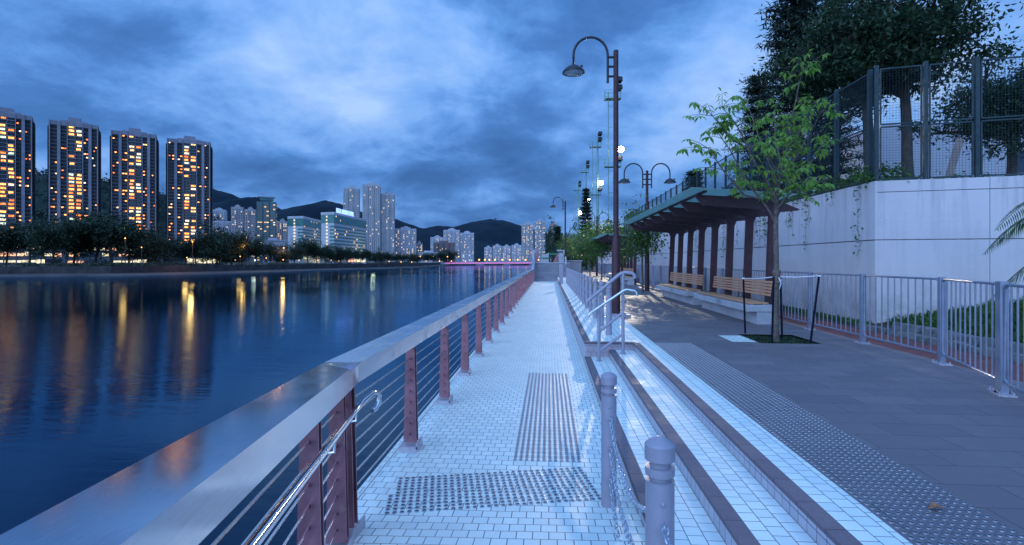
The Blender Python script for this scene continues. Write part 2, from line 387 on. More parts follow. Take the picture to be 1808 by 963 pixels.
def watermat():
    m, t, b = base_mat('river_water'); g = t.new('ShaderNodeTexCoord'); v = g.outputs['Object']
    t.n.remove(b)
    pn = t.noise(v, .012, 4, .5, .8)
    mp = t.new('ShaderNodeMapping'); mp.inputs['Rotation'].default_value = (0, 0, R(20)); mp.inputs['Scale'].default_value = (.35, 1.1, 1); t.link(v, mp.inputs[0])
    n1 = t.noise(mp.outputs[0], 2.2, 5, .6); n2 = t.noise(mp.outputs[0], .35, 3, .5)
    h = t.math('ADD', t.math('MULTIPLY', n1, .50), t.math('MULTIPLY', n2, .6))
    amp = t.ramp(pn, [(.40, .25), (.60, 1.0)])
    bn = t.new('ShaderNodeBump'); bn.inputs['Distance'].default_value = .10
    t.link(t.math('MULTIPLY', amp, .62), bn.inputs['Strength']); t.link(h, bn.inputs['Height'])
    gl = t.new('ShaderNodeBsdfGlossy'); gl.inputs['Color'].default_value = (.50, .80, 1.0, 1); t.link(bn.outputs[0], gl.inputs['Normal'])
    t.link(t.ramp(pn, [(.40, .02), (.60, .06)]), gl.inputs['Roughness'])
    df = t.new('ShaderNodeBsdfDiffuse'); df.inputs['Color'].default_value = (.0, .005, .022, 1)
    fr = t.new('ShaderNodeFresnel'); fr.inputs['IOR'].default_value = 1.28; t.link(bn.outputs[0], fr.inputs['Normal'])
    mx = t.new('ShaderNodeMixShader'); t.link(fr.outputs[0], mx.inputs[0]); t.link(df.outputs[0], mx.inputs[1]); t.link(gl.outputs[0], mx.inputs[2])
    t.link(mx.outputs[0], t.n['Material Output'].inputs[0]); return m
M['water'] = watermat()

def struct(name, mb, m, **kw): return tag(mb.build(name, m, **kw), kind='structure')

# ------------------------------------------------------------------ key light: the lit floodlight on the nearest mast
WATER = -3.10; PZ = .36; HW = CH-WATER
MX, MY = 9.0, 71.0
FLZ = 17.0
ld = bpy.data.lights.new('floodlight_beam', 'SPOT'); ld.energy = 30000; ld.color = (1.0, .88, .70); ld.spot_size = R(120); ld.spot_blend = .5; ld.shadow_soft_size = .28
lo = bpy.data.objects.new('floodlight_beam', ld); col.objects.link(lo)
lo.location = (MX-.05, MY-.75, FLZ)
lo.rotation_euler = (Vector((1.5, 6, 0))-Vector(lo.location)).to_track_quat('-Z', 'Y').to_euler()

# ------------------------------------------------------------------ ground, river, terrain
shore = [W(-1500, 75), W(-600, 118), W(0, 155), W(200, 163), W(380, 194), W(560, 262), W(700, 340), W(750, 400), W(780, 520), W(795, 622)]
mb = MB(); mb.add([(-3000,-2500,WATER),(3000,-2500,WATER),(3000,900,WATER),(-3000,900,WATER)], [(0,1,2,3)])
struct('river_water', mb, M['water'])
FG = -.45
def band(pts_a, za, pts_b, zb):
    mb = MB(); n = len(pts_a)
    mb.add([(p.x, p.y, za) for p in pts_a]+[(p.x, p.y, zb) for p in pts_b], [(i, i+1, n+i+1, n+i) for i in range(n-1)])
    return mb
def inl(pts, d):                                # push a shoreline inland
    out = []
    for i, p in enumerate(pts):
        t_ = (pts[min(i+1, len(pts)-1)]-pts[max(0, i-1)]).normalized(); out.append(p+Vector((-t_.y, t_.x))*d)
    return out
s1 = inl(shore, 7); s2 = inl(shore, 7.4)
struct('tidal_apron', band(shore, WATER-.05, s1, WATER+.75), M['apron'])
mb = band(s1, WATER+.75, s1, FG+.5); mb2 = band(s1, FG+.5, s2, FG+.5); mb.add(mb2.v, mb2.f); mb2 = band(s2, FG+.5, s2, FG); mb.add(mb2.v, mb2.f)
struct('river_embankment', mb, M['revet'])
far = [Vector((-6000, -1500)), Vector((-9000, 9000)), Vector((9000, 9000)), Vector((9000, 640)), Vector((-20, 640))]
mb = MB(); lst = [Vector((s2[0].x-400, s2[0].y-1200))]+s2+[Vector((-20, 640)), Vector((9000, 640)), Vector((9000, 12000)), Vector((-9000, 12000)), Vector((-9000, -1200))]
mb.add([(p.x, p.y, FG) for p in lst], [tuple(range(len(lst)))])
struct('far_ground', mb, M['farground'])
# seawall edge on the near side and ground to the right of it, beyond the plaza
mb = MB(); mb.box(-1.43, 60, 46.2, 640, WATER-.5, -.1)
struct('near_bank_ground', mb, M['farground'])

def hill(name, prof, zc, depth, m, seed, nlab):
    # a real ridge: crest as measured, falling to the plain before and behind it
    mb = MB(); N = 150; K = 14
    pxs = [p[0] for p in prof]; pys = [p[1] for p in prof]
    rows = []
    for i in range(N+1):
        px = pxs[0]+(pxs[-1]-pxs[0])*i/N
        py = float(np.interp(px, pxs, pys))
        H = ZH(py, zc)
        for k in range(K+1):
            u = k/K*2-1
            z = FG+(H-FG)*(max(0, 1-abs(u)**1.35))
            p = W(px, zc)+ (W(px, 1.0).normalized()*0 + Vector((-ST, CT)))*u*depth
            rl = noise.noise(Vector((p.x/(depth*.22), p.y/(depth*.22), seed)))
            rl2 = noise.noise(Vector((p.x/(depth*.05), p.y/(depth*.05), seed+5)))
            damp = min(1, abs(u)*1.2)
            z += (rl*.22*damp+rl2*.025)*(H-FG)*(1-abs(u)**4)
            rows.append((p.x, p.y, max(z, FG-2)))
    fs = [(i*(K+1)+k, (i+1)*(K+1)+k, (i+1)*(K+1)+k+1, i*(K+1)+k+1) for i in range(N) for k in range(K)]
    mb.add(rows, fs); return struct(name, mb, m, ang=180)
hill('wooded_hill', [(-500,290),(-100,300),(60,308),(120,306),(180,318),(230,335),(290,345),(340,372),(390,405),(430,432),(480,450)], 800, 250, M['hill'], 3, '')
hill('mountain_range', [(250,360),(300,345),(375,333),(400,340),(425,350),(450,348),(470,355),(500,372),(540,362),(575,354),(600,360),(640,375),(700,388),(740,402),(790,412),(900,440),(1000,458)], 2300, 700, M['hill_far'], 11, '')
hill('distant_mountain', [(560,420),(640,396),(700,389),(745,404),(775,398),(800,402),(820,395),(845,390),(870,387),(900,392),(930,402),(990,420),(1080,438),(1250,452)], 3300, 900, M['hill_far'], 21, '')

# ------------------------------------------------------------------ the lower deck, ramp, steps and plaza
NR = Vector((math.sin(-(math.atan(.1416)+TH)), math.cos(math.atan(.1416)+TH)))    # direction of the near rail, going away
KX, KY = -1.25, 3.05                                                                # where the rail bends
PERP = Vector((NR.y, -NR.x))
def on_near(t, off=0.0):                                                            # t metres towards the camera from the bend
    return Vector((KX, KY))-NR*t+PERP*off
L0 = Vector((-1.43, 3.28)); R0 = L0+PERP*2.08                                         # foot of the ramp
YE = 43.4
mb = MB(); dx0 = -1.43
mb.add([(L0.x,L0.y,0),(R0.x,R0.y,0),(.605,YE,0),(dx0,YE,0)], [(0,1,2,3)])
struct('lower_deck', mb, M['deck'])
slope = .0785
A = L0; B = R0; RL = 7
A2 = A-NR*RL; B2 = Vector((.605, B.y-RL))
def rz(p): return max(0, (Vector((L0.x, L0.y))-p).dot(NR))*slope
mb = MB(); mb.add([(A.x,A.y,0),(B.x,B.y,0),(B2.x,B2.y,rz(B2)),(A2.x,A2.y,rz(A2))], [(3,2,1,0)])
struct('ramp', mb, M['deck'])
mb = MB(); mb.add([(dx0,YE,-.001),(dx0,L0.y,-.001),(A2.x,A2.y,rz(A2)),(dx0,YE,WATER-.5),(dx0,L0.y,WATER-.5),(A2.x,A2.y,WATER-.5)], [(0,1,4,3),(1,2,5,4)])
struct('river_wall', mb, M['concrete'])
# steps: three risers of 0.12 with dark granite nosings, ending at Y = 8.6
YS = 8.62; Y0 = -4
for i, x in enumerate((.6, 1.0, 1.4)):
    z0, z1 = .12*i, .12*(i+1)
    mb = MB(); mb.add([(x+.004,Y0,z0-.2),(x+.004,YS,z0-.2),(x+.004,YS,z1-.028),(x+.004,Y0,z1-.028)], [(0,1,2,3)]); struct('step_riser', mb, M['riser'])
    mb = MB(); mb.box(x-.004, x+.098, Y0, YS-.0, z1-.028, z1+.002); struct('step_nosing', mb, M['coping'], bevel=.004)
    if i < 2:
        mb = MB(); mb.add([(x+.05,Y0,z1),(x+.42,Y0,z1),(x+.42,YS,z1),(x+.05,YS,z1)], [(0,1,2,3)]); struct('step_tread', mb, M['tread'])
# plaza edge beyond the steps
mb = MB(); mb.add([(.604,YS,-.01),(.604,YE,-.01),(.604,YE,PZ-.028),(.604,YS,PZ-.028)], [(0,1,2,3)]); struct('plaza_retaining_face', mb, M['riser'])
mb = MB(); mb.add([(.604,YS,-.01),(1.405,YS,-.01),(1.405,YS,PZ-.028),(.604,YS,PZ-.028)], [(0,1,2,3)]); struct('steps_end_face', mb, M['endface'])
mb = MB(); mb.box(.596,.70,YS-.006,YE,PZ-.028,PZ+.002); mb.box(.702,1.40,YS-.006,YS+.094,PZ-.028,PZ+.002); struct('plaza_coping', mb, M['coping'])
mb = MB(); mb.add([(.69,YS+.05,PZ),(1.74,YS+.05,PZ),(1.74,YE+3,PZ),(.69,YE+3,PZ)], [(0,1,2,3)]); mb.add([(1.45,Y0,PZ),(1.74,Y0,PZ),(1.74,YS+.05,PZ),(1.45,YS+.05,PZ)], [(0,1,2,3)])
struct('white_tile_border', mb, M['tread'])
# plaza paving with a square tree pit left open
TP = G(1370, 600, PZ); px0, px1, py0, py1 = TP.x-.42, TP.x+.55, TP.y-.42, TP.y+.62
mb = MB(); X0, X1, YA, YB = 1.74, 5.30, Y0, 75
for (a, b, c, d) in ((X0, px0, YA, YB), (px1, X1, YA, YB), (px0, px1, YA, py0), (px0, px1, py1, YB)):
    mb.add([(a,c,PZ),(b,c,PZ),(b,d,PZ),(a,d,PZ)], [(0,1,2,3)])
mb.box(0.7, 5.4, YE+3, 75, PZ-.2, PZ-.004)
struct('plaza_paving', mb, M['plaza'])
mb = MB(); mb.add([(px0-.42,py0+.1,PZ+.004),(px0-.02,py0+.1,PZ+.004),(px0-.02,py1-.2,PZ+.004),(px0-.42,py1-.2,PZ+.004)], [(0,1,2,3)])
struct('pit_apron', mb, M['deck'])
mb = MB(); mb.box(px0-.3, px1+.3, py0-.3, py1+.3, PZ-.5, PZ-.05); struct('pit_soil', mb, M['dirt'])
# red strip, rough ground beyond the fence
mb = MB(); mb.add([(5.30,Y0,PZ-.03),(6.35,Y0,PZ-.03),(6.35,75,PZ-.03),(5.30,75,PZ-.03)], [(0,1,2,3)]); struct('red_path', mb, M['redstrip'])
CW = W(1545, 10.8); CWx, CWy = CW.x, CW.y
WR = W(1808, 10.1); wdir = (WR-CW).normalized()
WEND = CW+wdir*14
mb = MB(); NX = 40; NY = 60
vs = []
for i in range(NX+1):
    for j in range(NY+1):
        x = 6.35+i*(22-6.35)/NX; y = Y0+j*(60-Y0)/NY
        up = max(0, min(1, (x-6.5)/3.0))*.62*max(0, min(1, (y-2)/4))
        z = PZ-.03+up+noise.noise(Vector((x*1.3, y*1.3, 1)))*.05*min(1, (x-6.35)*3)
        vs.append((x, y, z))
mb.add(vs, [(i*(NY+1)+j, (i+1)*(NY+1)+j, (i+1)*(NY+1)+j+1, i*(NY+1)+j+1) for i in range(NX) for j in range(NY)])
struct('grass_bank', mb, M['dirt'])

# tactile studs
def studs(name, pts, z, label, mrim, group='stainless tactile studs in the paving'):
    prof = [(.0175, 0), (.0165, .0045), (.0125, .0055)]
    n = 10; V = []; Fc = []; mi = []
    ring = [(math.cos(2*math.pi*k/n), math.sin(2*math.pi*k/n)) for k in range(n)]
    for (x, y, zz) in pts:
        b = len(V)
        for r, h in prof: V.extend([(x+r*c, y+r*s_, zz+h) for c, s_ in ring])
        V.extend([(x+.0122*c, y+.0122*s_, zz+.0048) for c, s_ in ring])
        for i in range(3):
            for k in range(n): Fc.append((b+i*n+k, b+i*n+(k+1) % n, b+(i+1)*n+(k+1) % n, b+(i+1)*n+k)); mi.append(0)
        Fc.append(tuple(b+3*n+k for k in range(n))); mi.append(1)
    mb = MB(); mb.v = V; mb.f = Fc; mb.m = mi
    o = mb.build(name, [M['studrim'], M['studdark']], fix=False)
    return tag(o, label, 'tactile paving', group)
x0 = -.29; pts = [(x0+.05*i, 4.42+.05*j, 0) for i in range(12) for j in range(69)]
studs('tactile_studs', pts, 0, 'long strip of steel studs running along the white tiled deck', None)
pts = []
T0 = Vector((-1.10, 3.42))
for i in range(31):
    for j in range(12):
        if i == 0 and j > 5: continue
        p = T0+PERP*.05*i+NR*.05*j
        if p.x < .56: pts.append((p.x, p.y, 0))
studs('tactile_studs', pts, 0, 'slanted band of steel studs crossing the white deck at the foot of the ramp', None)
pts = [(1.775+.05*i, .6+.05*j, PZ) for i in range(12) for j in range(162)]
studs('tactile_studs', pts, PZ, 'wide strip of steel studs along the grey plaza beside the steps', None)

# ------------------------------------------------------------------ river railing
def rail_post(mb_p, mb_b, x, y, z, d, h=1.0):
    """flat tapering twin-plate post leaning a little over the deck; d = rail direction"""
    d = Vector((d.x, d.y, 0)).normalized(); s = Vector((d.y, -d.x, 0))
    b = Vector((x, y, z))
    for k in (-1, 1):
        o = d*.03*k
        lo_, hi = b+o+Vector((0,0,.07)), b+o+Vector((0,0,h))
        v = []
        for c, hw in ((lo_, .060), (hi, .038)):
            for a in (-1, 1):
                for e in (-1, 1): v.append(c+s*hw*a+d*.006*e)
        mb_p.add(v, [(0,1,3,2),(4,6,7,5),(0,4,5,1),(2,3,7,6),(0,2,6,4),(1,5,7,3)])
    mb_p.bar(b+Vector((0,0,.09)), b+Vector((0,0,h-.01)), .018, .046, up=tuple(d))
    mb_b.obox(b+Vector((0,0,.025)), d*.10, s*.085, Vector((0,0,.025)))
    mb_b.obox(b+Vector((0,0,.055))+s*.078, d*.10, s*.006, Vector((0,0,.03)))
def railing(name, pa, pb, za, zb, posts, label, rail_gap=.012):
    root = empty(name, (pa.x, pa.y, za), 0, label, 'railing', 'riverside railing')
    d3 = Vector((pb.x-pa.x, pb.y-pa.y, zb-za)); d = Vector((d3.x, d3.y, 0)).normalized(); s = Vector((d.y, -d.x, 0)); du = d3.normalized()
    a3 = Vector((pa.x, pa.y, za)); b3 = Vector((pb.x, pb.y, zb)); HT = 1.10
    mb = MB()
    up = du.cross(Vector((-s.x, -s.y, 0))).normalized(); up = up if up.z > 0 else -up
    mb.obox((a3+b3)/2+Vector((0,0,HT-.06)), (b3-a3)/2-du*rail_gap, s*.107, Vector((0,0,.06)))
    mb.build('top_rail', M['steel_near'] if abs(za-zb) > .1 else M['steel'], root, world=True)
    for t in posts:
        p = a3+d3*t
        mp, mq = MB(), MB(); rail_post(mp, mq, p.x, p.y, p.z, d, HT-.12)
        mp.build('post', M['post'], root, world=True); mq.build('base_plate', M['baseplate'], root, world=True)
        if p.y < 8.5:
            for k in range(9):
                mf = MB(); q = p+Vector((0,0,.145+k*.098)); mf.tube([q-d*.062, q+d*.062], .009, 8)
                mf.build('cable_fitting', M['post'], root, world=True)
    for k in range(9):
        mb = MB(); q = Vector((0,0,.145+k*.098)); mb.tube([a3+q+du*.02, b3+q-du*.02], .0058, 6); mb.build('cable', M['cable'], root, world=True)
    return root
FARY = 40.5
nfar = 24; ys = [3.12]+[4.62+1.52*i for i in range(nfar)]
pa = Vector((-1.262, 3.03)); pb = Vector((-1.262, FARY))
railing('railing', pa, pb, 0, 0, [(y-pa.y)/(pb.y-pa.y) for y in ys if y < FARY], 'long steel river railing with maroon posts along the level deck')
nn = 6.5
pn = on_near(nn); kz = .0
zk = rz(Vector((KX, KY)))
railing('railing', pn, Vector((-1.262, 3.03)), nn*slope+zk-.02, .0, [1-t/nn for t in (.10, .74, 2.25, 3.75, 5.25)], 'nearest sloping section of river railing beside the ramp, with broad brushed steel top', .004)
mb = MB(); mb.obox((-1.262, 3.03, 1.04), (.104,0,0), (0,.008,0), (0,0,.056)); o = mb.build('rail_joint_gap', M['rubber'])
tag(o, 'black rubber joint between the two sections of steel top rail', 'rail joint')
# pipe handrail on the near posts
nr = [o for o in bpy.data.objects if o.name.startswith('railing') and o.get('label', '').startswith('nearest')][0]
a = on_near(.02); b = on_near(.36); sl = .36*slope
mb = MB(); P3 = Vector((PERP.x, PERP.y, 0))*.1085; a3 = Vector((a.x, a.y, 1.1015)); b3 = Vector((b.x, b.y, 1.1015+sl*.92))
mb.add([a3-P3, a3+P3, b3+P3, b3-P3+Vector((NR.x,NR.y,.0785))*-.12, a3-P3-Vector((0,0,.004)), a3+P3-Vector((0,0,.004)), b3+P3-Vector((0,0,.004)), b3-P3+Vector((NR.x,NR.y,.0785))*-.12-Vector((0,0,.004))], [(0,1,2,3),(0,4,5,1),(1,5,6,2),(2,6,7,3),(3,7,4,0)])
mb.build('polished_end', M['chrome'], nr, world=True)
root = empty('pipe_handrail', (KX, KY, 0), 0, 'polished pipe handrail with a hooked end fixed to the nearest posts', 'handrail')
pts = []
for t in (6.0, 3.0, 1.0, .25): p = on_near(t, .088); pts.append((p.x, p.y, .825+t*slope))
p = on_near(.0, .088); pts.append((p.x, p.y, .825))
p1 = Vector((-1.262+.10, KY+.02)); pts += [(p1.x, p1.y+.06, .838), (p1.x, p1.y+.22, .850), (p1.x+.01, p1.y+.285, .840), (p1.x+.02, p1.y+.31, .81), (p1.x+.02, p1.y+.305, .77), (p1.x+.01, p1.y+.27, .735), (p1.x, p1.y+.23, .730)]
mb = MB(); mb.tube(pts, .0175, 14); mb.build('pipe', M['chrome'], root, world=True)
for t in (.10, .74, 2.25):
    a = on_near(t, .02); b = on_near(t, .088); mb = MB(); mb.tube([(a.x,a.y,.755+t*slope), (b.x,b.y,.762+t*slope), (b.x,b.y,.812+t*slope)], .008, 8); mb.build('bracket', M['chrome'], root, world=True)

# ------------------------------------------------------------------ bollards and chains
def make_bollard(label, H=.95):
    root = empty('bollard', (0,0,0), 0, label, 'bollard', 'round grey bollards linked by chains')
    mb = MB(); r = .053
    mb.lathe([(r+.001,0), (r,.01), (r,H-.175)], 28); mb.build('shaft', M['greypaint'], root)
    mb = MB(); mb.lathe([(r,H-.176),(r+.001,H-.168),(r-.013,H-.166),(r-.013,H-.150),(r+.001,H-.148),(r+.002,H-.132),(r+.001,H-.118),(r-.015,H-.116),(r-.015,H-.094)], 28); mb.build('collar', M['greypaint'], root, ang=25)
    mb = MB(); mb.lathe([(r-.015,H-.094),(r,H-.093),(r+.003,H-.089),(r+.003,H-.036),(r-.001,H-.031),(r-.018,H-.018),(r-.036,H-.008),(.002,H-.004)], 28); mb.build('cap', M['greypaint'], root, ang=22)
    for k, z in enumerate((H-.31, H-.52, H-.73)):
        for e in (-1, 1):
            mb = MB(); mb.tube([(0, e*(r-.004), z), (0, e*(r+.018), z)], .0055, 8)
            ring = [(.0, e*(r+.026)+.010*math.cos(a), z+.010*math.sin(a)) for a in [i*math.pi/5 for i in range(10)]]
            mb.tube(ring, .0032, 6, closed=True)
            mb.build('eye_bolt', M['galv'], root)
    for z in (H-.24, H-.42, H-.64):
        mb = MB(); mb.lathe([(.010,0),(.009,.004),(.005,.008),(.0005,.009)], 10)
        mb.v = [(x, -(r-.001)-zz, z+y) for x, y, zz in mb.v]
        mb.build('bolt', M['greypaint'], root)
    return root
def chain_mesh(p0, p1, sag, link=.044, wire=.0046, seg=10, n=6, down=None):
    mb = MB(); p0, p1 = Vector(p0), Vector(p1); N = 60
    pts = [p0.lerp(p1, i/N)-Vector((0,0,sag*4*(i/N)*(1-i/N))) for i in range(N+1)]
    L = [0]
    for i in range(N): L.append(L[-1]+(pts[i+1]-pts[i]).length)
    pitch = link-2*wire*1.05; cnt = int(L[-1]/pitch)
    for k in range(cnt):
        sck = (k+.5)*L[-1]/cnt
        i = max(0, min(N-1, int(np.searchsorted(L, sck))-1)); f = (sck-L[i])/(L[i+1]-L[i]+1e-9)
        c = pts[i].lerp(pts[i+1], f); d = (pts[i+1]-pts[i]).normalized()
        s = d.cross(Vector((0,0,1))).normalized(); u = s.cross(d)
        ax = (s*.7+u*.7) if k % 2 else (s*.7-u*.7)
        hl, hw = link/2-wire, .0125
        ring = []
        for q in range(seg):
            a = 2*math.pi*q/seg
            ring.append(c+d*(hl-hw if math.cos(a) > 0 else -(hl-hw))+d*hw*math.cos(a)+ax*hw*math.sin(a))
        mb.tube(ring, wire, n, closed=True)
    return mb
bprot = make_bollard('')
ords = ['first','second','third','fourth','fifth','sixth','seventh','eighth','ninth','tenth','eleventh','twelfth','thirteenth','fourteenth','fifteenth','sixteenth','seventeenth','eighteenth','nineteenth','twentieth']
B2p = G(1075, 893, 0.0); B1c = W(1165, 1.93)
bl = [(B2p.x, B2p.y, -.004, 'bollard on the white deck behind the nearest one, chained to it at three heights'),
      (B1c.x, B1c.y, .115, 'largest and nearest bollard, cut by the bottom edge of the photo')]
BX = 1.10
rowy = [9.5+1.36*i for i in range(17)]
for i, y in enumerate(rowy): bl.append((BX, y, PZ, '%s bollard of the long plaza row counted from the stair handrail' % ords[i]))
bobs = []
for i, (x, y, z, lab) in enumerate(bl):
    o = bprot if i == 0 else copy_tree(bprot)
    o.location = (x, y, z); o['label'] = lab; bobs.append(o)
# lone square post at the far end of the deck edge
H = .95
for k, zc_ in enumerate((H-.31, H-.52, H-.73)):
    nm = ('top', 'middle', 'lowest')[k]
    a = (B2p.x, B2p.y-.075, zc_); b = (B1c.x, B1c.y+.075, .115+zc_)
    o = chain_mesh(a, b, .20+.03*k).build('chain', M['galv'], smooth=True, fix=False)
    tag(o, '%s of the three chains between the two nearest bollards' % nm, 'chain', 'galvanised chains between bollards')
    a = (B1c.x, B1c.y-.075, .115+zc_); b = (B1c.x+.03, B1c.y-1.6, .22+zc_)
    if k < 1:
        o = chain_mesh(a, b, .22).build('chain', M['galv'], smooth=True, fix=False)
        tag(o, 'chain falling from the nearest bollard towards the lower right edge', 'chain', 'galvanised chains between bollards')
cm = chain_mesh((0, 0, 0), (0, 1.36-.15, 0), .17, seg=8, n=4).build('chain', M['galv'], fix=False)
first = True
for i in range(len(rowy)-1):
    for k in range(3):
        o = cm if first else cm.copy()
        if not first: col.objects.link(o)
        first = False
        o.location = (BX, rowy[i]+.075, PZ+(H-.31, H-.52, H-.73)[k])
        tag(o, '%s chain between the %s and %s bollards beyond the stair handrail' % (('top','middle','lowest')[k], ords[i], ords[i+1]), 'chain', 'galvanised chains between bollards')

# ------------------------------------------------------------------ stair handrail
SY = 8.27
root = empty('stair_handrail', (.98, SY, .12), 0, 'grey tube handrail with two sloping rails at the end of the steps', 'handrail')
def T(name, pts, r, m, n=14): mb = MB(); mb.tube(pts, r, n); return mb.build(name, m, root, world=True)
T('post', [(.80,SY,.12),(.80,SY,1.17)], .026, M['greypaint']); T('post', [(1.18,SY,.24),(1.18,SY,1.52)], .026, M['greypaint'])
T('top_rail', [(.62,SY,.98),(.605,SY,1.03),(.62,SY,1.08),(.66,SY,1.11),(1.10,SY,1.485),(1.15,SY,1.52),(1.21,SY,1.535),(1.32,SY,1.525),(1.355,SY,1.50),(1.362,SY,1.44)], .028, M['greypaint'])
T('lower_rail', [(.635,SY-.09,.83),(.635,SY-.09,.87),(.66,SY-.09,.90),(1.17,SY-.09,1.25),(1.22,SY-.09,1.27),(1.35,SY-.09,1.25),(1.375,SY-.09,1.225),(1.38,SY-.09,1.17)], .017, M['chrome'])
T('lower_bar', [(.80,SY,.58),(1.18,SY,.90)], .022, M['greypaint']); T('lower_bar', [(.80,SY,.27),(1.18,SY,.56)], .022, M['greypaint'])
for x, z in ((.80, .97), (1.18, 1.22)): T('bracket', [(x,SY,z-.04),(x,SY-.07,z-.02),(x,SY-.09,z+.02)], .008, M['chrome'], 8)
for x, z in ((.80, .122), (1.18, .242)):
    mb = MB(); mb.lathe([(.05,0),(.05,.006),(.028,.012)], 20, (x,SY,z)); mb.build('base_collar', M['greypaint'], root, world=True)

# ------------------------------------------------------------------ street lamps
def lamp_head(root, cx_, z):
    mb = MB(); mb.tube([(cx_,0,z+.17),(cx_,0,z+.02)], [.022,.022], 10)
    for q in (.17,.12,.07): mb.lathe([(.022,q-.012),(.036,q),(.022,q+.012)], 14, (cx_,0,z))
    mb.build('stem', M['lampblack'], root)
    mb = MB(); mb.lathe([(.02,.03),(.06,.02),(.14,-.02),(.22,-.085),(.27,-.145),(.275,-.175),(.262,-.18),(.245,-.165)], 28, (cx_,0,z)); sh = mb.build('lamp_shade', M['lampblack'], root)
    mb = MB(); mb.lathe([(.248,-.165),(.20,-.19),(.12,-.205),(.002,-.21)], 28, (cx_,0,z)); mb.build('lamp_glass', M['lampglass'], root)
    mb = MB(); mb.tube([(cx_+.17,0,z-.05),(cx_+.21,0,z+.01)], .03, 10); mb.build('photocell', M['lampblack'], root)
def arm(root, s, top, R_=.42, off=.20):
    x = s*off; pts = [(x,0,top-.78)]
    pts.append((x,0,top-.15))
    for i in range(13):
        a = math.pi*i/12; pts.append((x+s*(R_-R_*math.cos(a)), 0, top-.10+R_*math.sin(a)*1.05))
    ex = x+s*2*R_; pts.append((ex,0,top-.17))
    mb = MB(); mb.tube(pts, .030, 12); mb.build('arm', M['lampblack'], root)
    for z in (top-.15, top-.38, top-.62):
        mb = MB(); mb.tube([(0,0,z),(x,0,z)], .028, 10); mb.build('bracket', M['lampblack'], root)
    lamp_head(root, ex, top-.36)
def make_lamp(Hh, double, label, group):
    root = empty('street_lamp', (0,0,0), 0, label, 'street lamp', group)
    mb = MB(); mb.lathe([(.13,0),(.13,.04),(.105,.05),(.102,1.75),(.09,1.86),(.066,1.95)], 20); mb.build('pole_base', M['maroon'], root)
    mb = MB(); mb.lathe([(.066,1.94),(.060,Hh-.02),(.064,Hh),(.05,Hh+.02),(.002,Hh+.025)], 20); mb.build('pole', M['maroon'], root)
    for s in ((-1, 1) if double else (-1,)): arm(root, s, Hh)
    return root
LP = G(1087.5, 559, PZ)
l1 = make_lamp(6.5, False, 'tall maroon street lamp with one hooked arm, nearest on the plaza', 'maroon street lamps')
l1.location = (LP.x, LP.y, PZ); l1.rotation_euler.z = R(4)
l2 = copy_tree(l1); p = W(998, 44); l2.location = (p.x, p.y, PZ); l2.rotation_euler.z = R(4); l2['label'] = 'distant single-arm street lamp above the grey block wall'
l3 = make_lamp(5.45, True, 'double-armed street lamp behind the nearer pergola', 'maroon street lamps')
p = W(1142.5, 23.3); l3.location = (p.x, p.y, PZ); l3.rotation_euler.z = R(4)
l4 = copy_tree(l3); p = W(1054, 47); l4.location = (p.x, p.y, PZ); l4.rotation_euler.z = R(4); l4['label'] = 'smaller double-armed street lamp farther down the plaza among the young trees'
mb = MB(); mb.box(LP.x-.20, LP.x+.33, LP.y-.24, LP.y+.24, PZ-.01, PZ+.075); o = mb.build('lamp_plinth', M['endface'], bevel=.004); tag(o, 'low pinkish tiled plinth at the foot of the nearest street lamp', 'plinth')

# floodlight masts of the sports ground
def make_mast():
    root = empty('floodlight_mast', (0,0,0), 0, '', 'floodlight mast', 'floodlight masts in a row')
    mb = MB(); mb.tube([(0,0,-1),(0,0,12),(0,0,26.2)], [.32,.26,.16], 14); mb.build('pole', M['mastgreen'], root)
    mb = MB()
    for s in (-.25, .25): mb.tube([(-1.0,s,1),(-1.0,s,25)], .03, 4)
    for k in range(60): mb.tube([(-1.0,-.25,1+k*.4),(-1.0,.25,1+k*.4)], .02, 4)
    for k in range(8): mb.tube([(-1.0,0,2+k*3),(0,0,2+k*3)], .03, 4)
    mb.build('ladder', M['mastgreen'], root)
    for z in (24.0, 14.6):
        mb = MB(); mb.box(-1.5,.7,-.6,.6,z-.08,z)
        for a in (-1.5,.7):
            for b in (-.6,.6): mb.box(a-.03,a+.03,b-.03,b+.03,z,z+1.1)
        for h in (.55,1.1):
            mb.box(-1.5,.7,-.62,-.58,z+h-.03,z+h); mb.box(-1.5,.7,.58,.62,z+h-.03,z+h); mb.box(-1.52,-1.48,-.6,.6,z+h-.03,z+h)
        mb.build('platform', M['mastgreen'], root)
    for z in (25.4, 26.5, 17.3-1.72):
        mb = MB(); mb.obox((.45,-.3,z), (.10,-.30,.12), (.33,.1,0), (0,.18,.34)); mb.obox((.25,0,z), (.25,0,0), (0,.04,0), (0,0,.04)); mb.build('floodlight', M['lampblack'], root)
    return root
mast = make_mast()
mlabs = ['nearest floodlight mast, partly behind the tall street lamp, with the brightest lamp lit',
         'second floodlight mast, tall pale green with a ladder and two platforms', 'third floodlight mast, beside a narrow conifer', 'farthest and shortest-looking floodlight mast with a lit lower lamp']
for i, (px, zc, lit) in enumerate(((1087, 71, 3), (1055, 101, 1), (1034.5, 130, 1.0), (1021, 163, 2))):
    r_ = mast if i == 0 else copy_tree(mast)
    p = W(px, zc); r_.location = (p.x, p.y, .2); r_['label'] = mlabs[i]
    rad = (.42, .15, .17, .45)[i]
    mb = MB()
    tx = .62 if i == 0 else .5
    mb.lathe([(.001,-rad*.25),(rad*.7,-rad*.2),(rad,0),(rad*.7,rad*.1),(.001,rad*.15)], 20)
    mb.v = [(x+tx, -.80+z_, y_+FLZ-.2) for x, y_, z_ in mb.v]
    mb.build('lit_lamp', M['e_lampw'] if i in (0, 3) else M['e_lamps'], r_)
mp_ = W(1087, 71); lo.location = (mp_.x+.62, mp_.y-1.2, FLZ)
